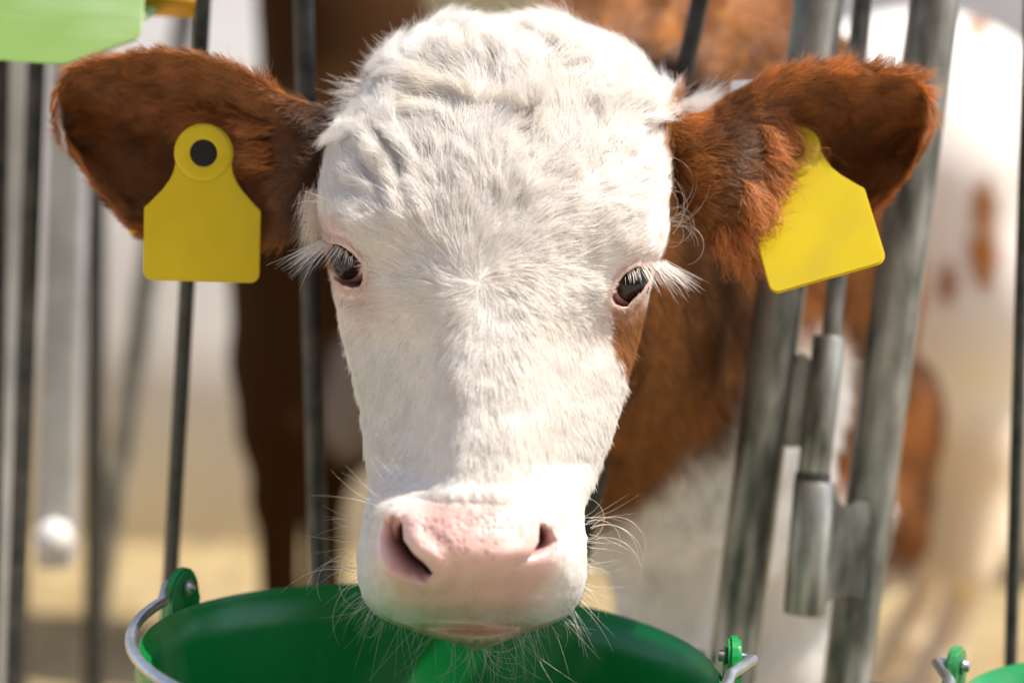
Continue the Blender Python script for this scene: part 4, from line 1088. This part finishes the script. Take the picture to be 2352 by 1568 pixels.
# ------------------------------------------------------------------ the second calf, side-on behind
calf2 = empty('calf', tuple(P(1400, 1500, 2.72) * [1, 1, 0]))
tag(calf2, 'blurred brown and white spotted calf standing side-on behind the white-faced calf', 'calf')
D2 = 2.72
q2 = lambda px, py, dd=0.0: P(px, py, D2 + dd)
fw2 = np.array([-1., 0, 0])
sh2, md2, rp2 = q2(830, 470), q2(1450, 450), q2(2100, 390)
hd2a, hd2b = q2(690, -290), q2(330, -110, -.03)
fa, fb = q2(672, 980, -.06), q2(770, 980, .08); ra, rb = q2(2235, 640, -.07), q2(2160, 640, .09)
parts = [(sh2, md2, .165, .17, .05), (md2, rp2, .175, .185, .05), (q2(830, 380), q2(790, 60), .14, .10, .06), (q2(790, 60), hd2a, .095, .08, .05), (hd2a, hd2b, .082, .055, .03), (hd2a + [.02, 0, .03], hd2a + [-.05, 0, .02], .075, .07, .03),
         (hd2a + [.0, -.05, .02], hd2a + [.03, -.15, .03], .028, .02, .02), (hd2a + [.0, .05, .02], hd2a + [.03, .15, .03], .028, .02, .02),
         (q2(760, 620), q2(690, 820, -.04), .12, .085, .06), (q2(740, 600), fa, .10, .06, .05), (q2(800, 600), fb, .10, .06, .05),
         (rp2, ra, .18, .125, .05), (rp2, rb, .18, .12, .05), (q2(2190, 430, -.07), q2(2225, 720, -.08), .13, .105, .03), (q2(2225, 760, -.07), q2(2235, 1010, -.05), .085, .055, .03), (q2(2235, 1010, -.05), q2(2215, 1300, -.04), .052, .034, .03)]
parts += leg_parts(fa, fa[:2], .055, fwd=fw2) + leg_parts(fb, fb[:2], .055, fwd=fw2) + leg_parts(ra, ra[:2] + [-.012, 0.03], .066, True, fw2) + leg_parts(rb, rb[:2] + [-.02, 0], .062, True, fw2)
v2, f2q = build_sdf(parts, .0115)
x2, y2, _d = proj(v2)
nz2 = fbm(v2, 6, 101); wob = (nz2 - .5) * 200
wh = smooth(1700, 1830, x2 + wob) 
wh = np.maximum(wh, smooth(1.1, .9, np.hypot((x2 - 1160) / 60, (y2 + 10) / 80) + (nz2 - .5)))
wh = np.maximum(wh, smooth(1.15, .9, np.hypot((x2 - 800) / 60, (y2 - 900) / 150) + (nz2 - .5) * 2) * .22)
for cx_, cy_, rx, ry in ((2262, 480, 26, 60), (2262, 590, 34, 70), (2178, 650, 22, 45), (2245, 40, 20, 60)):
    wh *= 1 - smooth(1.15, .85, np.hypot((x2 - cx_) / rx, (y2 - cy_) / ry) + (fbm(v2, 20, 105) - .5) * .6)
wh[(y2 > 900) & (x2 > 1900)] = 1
c2v = BROWN * np.where(x2 > 1700, 1.3, .17)[:, None] * (0.75 + .5 * nz2)[:, None] * (1 - wh[:, None]) + (WHITE * np.array([1, .97, .92])) * wh[:, None]  # brown of the forequarters darkened: shade put into the coat colour
kk_ = (smooth(900, 1050, y2) * (x2 > 1900))[:, None]; c2v = c2v * (1 - kk_) + np.array([.80, .66, .48]) * kk_
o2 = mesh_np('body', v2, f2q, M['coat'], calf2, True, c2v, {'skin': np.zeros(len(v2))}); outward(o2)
for l_ in (fa, fb, ra, rb): hoof(l_[0], l_[1], fw2, calf2)

# ------------------------------------------------------------------ buckets
def bucket(cpx, cpy, depth, r, a_l, a_r, label, swing):
    c = P(cpx, cpy, depth)
    root = empty('feed_bucket', (c[0], c[1], c[2] - .30)); tag(root, label, 'bucket', 'green feed buckets hung on the gates')
    cz = c[2]
    n = 96; bm = bmesh.new(); rings = []
    pr = [(.0, -.292), (.60, -.292), (.70, -.290), (.735, -.270), (.80, -.17), (.90, -.07), (.968, -.022), (.975, -.008), (1.0, -.004), (1.012, .0), (1.026, -.002), (1.03, -.008), (1.03, -.03), (1.012, -.032), (1.004, -.05), (.93, -.09), (.835, -.18), (.765, -.272), (.72, -.300), (0, -.300)]
    for rr_, zz in pr:
        if rr_ == 0: rings.append([bm.verts.new((c[0], c[1], cz + zz))]); continue
        rings.append([bm.verts.new((c[0] + r * rr_ * math.cos(2 * math.pi * k / n), c[1] + r * rr_ * math.sin(2 * math.pi * k / n), cz + zz)) for k in range(n)])
    for A_, B_ in zip(rings, rings[1:]):
        for k in range(n):
            if len(A_) == 1: bm.faces.new((A_[0], B_[k], B_[(k + 1) % n]))
            elif len(B_) == 1: bm.faces.new((A_[k], B_[0], A_[(k + 1) % n]))
            else: bm.faces.new((A_[k], B_[k], B_[(k + 1) % n], A_[(k + 1) % n]))
    body = from_bm('pail', bm, M['bucket'], root); auto_smooth(body, 60)
    ends = []
    for ang in (a_l, a_r):
        u = Vector((math.cos(ang), math.sin(ang), 0)); tg = Vector((-u.y, u.x, 0))
        base = Vector((c[0], c[1], cz)) + u * r * 1.035
        bm = bmesh.new(); f0, f1_ = [], []
        outl = [(-.014, -.03), (.014, -.03), (.014, .002)] + [(.014 * math.cos(t_), .004 + .017 * math.sin(t_)) for t_ in np.linspace(0.15, math.pi - .15, 11)] + [(-.014, .002)]
        for x_, z_ in outl:
            f0.append(bm.verts.new(base + tg * x_ + u * .000 + Vector((0, 0, z_)))); f1_.append(bm.verts.new(base + tg * x_ + u * .007 + Vector((0, 0, z_))))
        bm.faces.new(f0); bm.faces.new(f1_[::-1])
        for k in range(len(outl)): bm.faces.new((f0[k], f1_[k], f1_[(k + 1) % len(outl)], f0[(k + 1) % len(outl)]))
        bmesh.ops.bevel(bm, geom=list(bm.edges), offset=.0018, segments=2, affect='EDGES')
        auto_smooth(from_bm('lug', bm, M['bucket'], root))
        ends.append((base, u, tg))
    # wire bail lying over the near rim
    (b0, u0, _), (b1, u1, _) = ends
    pts = []
    a0, a1 = a_l, a_r + 2 * math.pi if a_r < a_l else a_r
    sag = .006
    p_in = b0 - u0 * .004 + Vector((0, 0, .010)); pts.append(p_in); pts.append(b0 + u0 * .004 + Vector((0, 0, .010))); pts.append(b0 + u0 * .014 + Vector((0, 0, .009)))
    for s in np.linspace(.04, .96, 40):
        a_ = a0 + (a1 - a0) * s
        rr_ = r * (1.048 + swing * math.sin(math.pi * s))
        pts.append(Vector((c[0] + rr_ * math.cos(a_), c[1] + rr_ * math.sin(a_), cz + .008 - sag * math.sin(math.pi * s) ** .6)))
    pts += [b1 + u1 * .014 + Vector((0, 0, .009)), b1 + u1 * .004 + Vector((0, 0, .010)), b1 - u1 * .004 + Vector((0, 0, .010))]
    bm = bmesh.new(); tube_bm(bm, pts, .0031, 12); from_bm('handle', bm, M['wire'], root)
    for b_, u_ in ((b0, u0), (b1, u1)):
        bm = bmesh.new(); tube_bm(bm, [b_ - u_ * .0015 + Vector((0, 0, .010)), b_ - u_ * .0003 + Vector((0, 0, .010))], [.0052, .0046], 14); auto_smooth(from_bm('rivet', bm, M['wire'], root))
    return root
BR = .151
bucket(992, 1500, 1.135, BR, math.radians(155), math.radians(360), 'green bucket under the muzzle of the white-faced calf', .0)
bucket(2872, 1690, 1.135, BR, math.radians(155), math.radians(372), 'green bucket cut by the lower right picture corner', .0)

for g_, (hx, hy) in ((g1, (992, 1500)), (g2, (2872, 1690))):
    c_ = P(hx, hy, 1.135); bm = bmesh.new(); zr = c_[2] - .058; rr_ = BR * 1.015
    tube_bm(bm, [(c_[0] + rr_ * math.cos(a_), c_[1] + rr_ * math.sin(a_), zr) for a_ in np.linspace(math.pi / 2, 2.5 * math.pi, 49)], .004, 10)
    for dx_ in (-.05, .05): tube_bm(bm, [(c_[0] + dx_, c_[1] + rr_ * .94, zr), (c_[0] + dx_, fy + .002, zr)], .005, 10)
    tube_bm(bm, [(c_[0] - .17, fy - .004, zr), (c_[0] + .17, fy - .004, zr)], .006, 10)
    from_bm('bucket_holder', bm, M['galv'], g_)

# ------------------------------------------------------------------ ear tags
def bevel_plate(name, outline, to3d, nrm, th, mat, parent, hole=None):
    bm = bmesh.new(); f0, f1_ = [], []
    vs = [to3d(x, y) for x, y in outline]; nv = Vector(nrm)
    f0 = [bm.verts.new(Vector(v_) - nv * th / 2) for v_ in vs]; f1_ = [bm.verts.new(Vector(v_) + nv * th / 2) for v_ in vs]
    n = len(vs)
    bm.faces.new(f0); bm.faces.new(f1_[::-1])
    for k in range(n): bm.faces.new((f0[k], f1_[k], f1_[(k + 1) % n], f0[(k + 1) % n]))
    bmesh.ops.recalc_face_normals(bm, faces=bm.faces)
    es = [e for e in bm.edges if all(len(f_.verts) in (4, n) for f_ in e.link_faces) and any(len(f_.verts) == n for f_ in e.link_faces)]
    bmesh.ops.bevel(bm, geom=es, offset=th * .35, segments=2, affect='EDGES')
    return auto_smooth(from_bm(name, bm, mat, parent), 40)
def tag_outline(w=.0305, hb=.040, neck=.0145, rr_=.0155):
    """tag shape in metres; ring centre at 0,0; plate below"""
    o = []
    for a_ in np.linspace(math.radians(-20), math.radians(200), 26): o.append((rr_ * math.cos(a_), rr_ * math.sin(a_)))
    y0 = -.0275; yb = y0 - hb
    o += [(-.0155, -.010), (-.0175, -.0145), (-.021, -.0195), (-w + .003, y0 + .001)]
    for a_ in np.linspace(math.pi / 2 + .5, math.pi, 5): o.append((-w + .003 + .003 * math.cos(a_), y0 - .003 + .003 * math.sin(a_)))
    for a_ in np.linspace(math.pi, 1.5 * math.pi, 7): o.append((-w + .005 + .005 * math.cos(a_), yb + .005 + .005 * math.sin(a_)))
    for a_ in np.linspace(1.5 * math.pi, 2 * math.pi, 7): o.append((w - .005 + .005 * math.cos(a_), yb + .005 + .005 * math.sin(a_)))
    for a_ in np.linspace(0, math.pi / 2 - .5, 5): o.append((w - .003 + .003 * math.cos(a_), y0 - .003 + .003 * math.sin(a_)))
    o += [(w - .003, y0 + .001), (.021, -.0195), (.0175, -.0145), (.0155, -.010)]
    return o
def ear_tag(px, py, d, rot, yaw, pitch, label, scale=1.0, sy=1.0):
    c = P(px, py, d)
    root = empty('ear_tag', tuple(c)); tag(root, label, 'ear tag', 'yellow ear tags')
    X = R * math.cos(rot) - U * math.sin(rot); Y = R * math.sin(rot) + U * math.cos(rot); Z = -F
    X2 = X * math.cos(yaw) + Z * math.sin(yaw); Z2 = np.cross(X2, Y)
    Y2 = Y * math.cos(pitch) + Z2 * math.sin(pitch); Z3 = np.cross(X2, Y2)
    to3d = lambda x, y: c + X2 * x * scale + Y2 * y * scale * (sy if y < -.012 else 1.0)
    bevel_plate('plate', tag_outline(), to3d, Z3, .0022, M['tag'], root)
    # raised collar round the stud, open stud hole in black
    bm = bmesh.new(); n = 40; rings = []
    for rr_, zz in ((.0150, .0008), (.0146, .0017), (.0130, .0021), (.0085, .0021), (.0074, .0017), (.0070, .0010)):
        rings.append([bm.verts.new(Vector(to3d(rr_ * math.cos(2 * math.pi * k / n), rr_ * math.sin(2 * math.pi * k / n)) + Z3 * zz)) for k in range(n)])
    for A_, B_ in zip(rings, rings[1:]):
        for k in range(n): bm.faces.new((A_[k], A_[(k + 1) % n], B_[(k + 1) % n], B_[k]))
    o = from_bm('collar', bm, M['tag'], root)
    bm = bmesh.new(); rings = []
    for rr_, zz in ((.0072, .0012), (.0060, .0016), (.003, .0018)):
        rings.append([bm.verts.new(Vector(to3d(rr_ * math.cos(2 * math.pi * k / n), rr_ * math.sin(2 * math.pi * k / n)) + Z3 * zz)) for k in range(n)])
    for A_, B_ in zip(rings, rings[1:]):
        for k in range(n): bm.faces.new((A_[k], A_[(k + 1) % n], B_[(k + 1) % n], B_[k]))
    bm.faces.new(rings[-1]); from_bm('stud', bm, M['black'], root)
    return root, to3d, Z3
r1, t3, z3 = ear_tag(468, 352, 1.187, math.radians(1.5), math.radians(-4), math.radians(5), 'yellow ear tag with black stud hanging in shade from the left ear', 1.06)
r2, t4, z4 = ear_tag(1818, 346, 1.196, math.radians(-16), math.radians(8), math.radians(-30), 'sunlit yellow ear tag hanging askew from the right ear, its stud under hair', 1.06, 1.2)
# back halves of the tags behind the ears
o = bevel_plate('back_plate', [(285, 500), (330, 470), (420, 470), (420, 545), (312, 545), (297, 535)], lambda x, y: P(x, y, 1.262), F, .002, M['tag'], r1)
o = bevel_plate('back_plate', [(1678, 192), (1684, 187), (1780, 182), (1800, 300), (1690, 320), (1672, 230)], lambda x, y: P(x, y, 1.262), F, .002, M['white_tag'], r2)

# ------------------------------------------------------------------ green feeder and yellow pipe at the top left
fd = empty('plastic_feeder', tuple(P(100, 0, 1.30))); tag(fd, 'light green plastic feeder hung on the rods above the left ear', 'feeder')
D_G = 1.285
poly = [(-330, 118), (0, 138), (75, 144), (140, 150), (156, 148), (318, 92), (326, 70), (336, -60), (344, -420), (-330, -420)]
bm = bmesh.new()
def wallpt(x, y, k):
    lean = (150 - y) / 570 * .10                                     # the wall leans away at the top
    return PV(x, y, D_G + lean + k)
f0 = [bm.verts.new(wallpt(x, y, 0)) for x, y in poly]; f1_ = [bm.verts.new(wallpt(x, y, .004)) for x, y in poly]
bm.faces.new(f0); bm.faces.new(f1_[::-1])
for k in range(len(poly)): bm.faces.new((f0[k], f1_[k], f1_[(k + 1) % len(poly)], f0[(k + 1) % len(poly)]))
bmesh.ops.bevel(bm, geom=list(bm.edges), offset=.0012, segments=2, affect='EDGES')
auto_smooth(from_bm('front_wall', bm, M['panel'], fd))
def slab(name, quad, off):
    bm = bmesh.new(); a_ = [bm.verts.new(Vector(q_)) for q_ in quad]; b2 = [bm.verts.new(Vector(q_) + Vector(off)) for q_ in quad]
    bm.faces.new(a_); bm.faces.new(b2[::-1])
    for k in range(4): bm.faces.new((a_[k], b2[k], b2[(k + 1) % 4], a_[(k + 1) % 4]))
    bmesh.ops.bevel(bm, geom=list(bm.edges), offset=.001, segments=1, affect='EDGES'); auto_smooth(from_bm(name, bm, M['panel'], fd))
DY = Vector((0, .22, .03))
for x0_, y0_, x1_, y1_ in ((-326, 112, -326, -415), (334, -60, 341, -415)):
    q0, q1 = wallpt(x0_, y0_, .005), wallpt(x1_, y1_, .005); slab('side_wall', [q0, q1, q1 + DY, q0 + DY], (.004 if x0_ < 0 else -.004, 0, 0))
q0, q1 = wallpt(-320, 60, .005), wallpt(322, 56, .005); slab('floor', [q0, q1, q1 + DY, q0 + DY], (0, 0, .004))
q0, q1, q2_, q3 = wallpt(-320, 60, .005) + DY, wallpt(326, 56, .005) + DY, wallpt(338, -415, .005) + DY, wallpt(-322, -415, .005) + DY; slab('back_wall', [q0, q1, q2_, q3], (0, .004, 0))
yp = tag(from_bm('yellow_pipe', (lambda b_: (tube_bm(b_, [PV(322, 2, 1.37), PV(440, 8, 1.37), PV(458, 9, 1.37), PV(466, 10, 1.37)], [.0095, .0095, .0085, .005], 20), b_)[1])(bmesh.new()), M['yellow_pipe']), 'short orange-yellow pipe beside the green feeder', 'pipe')
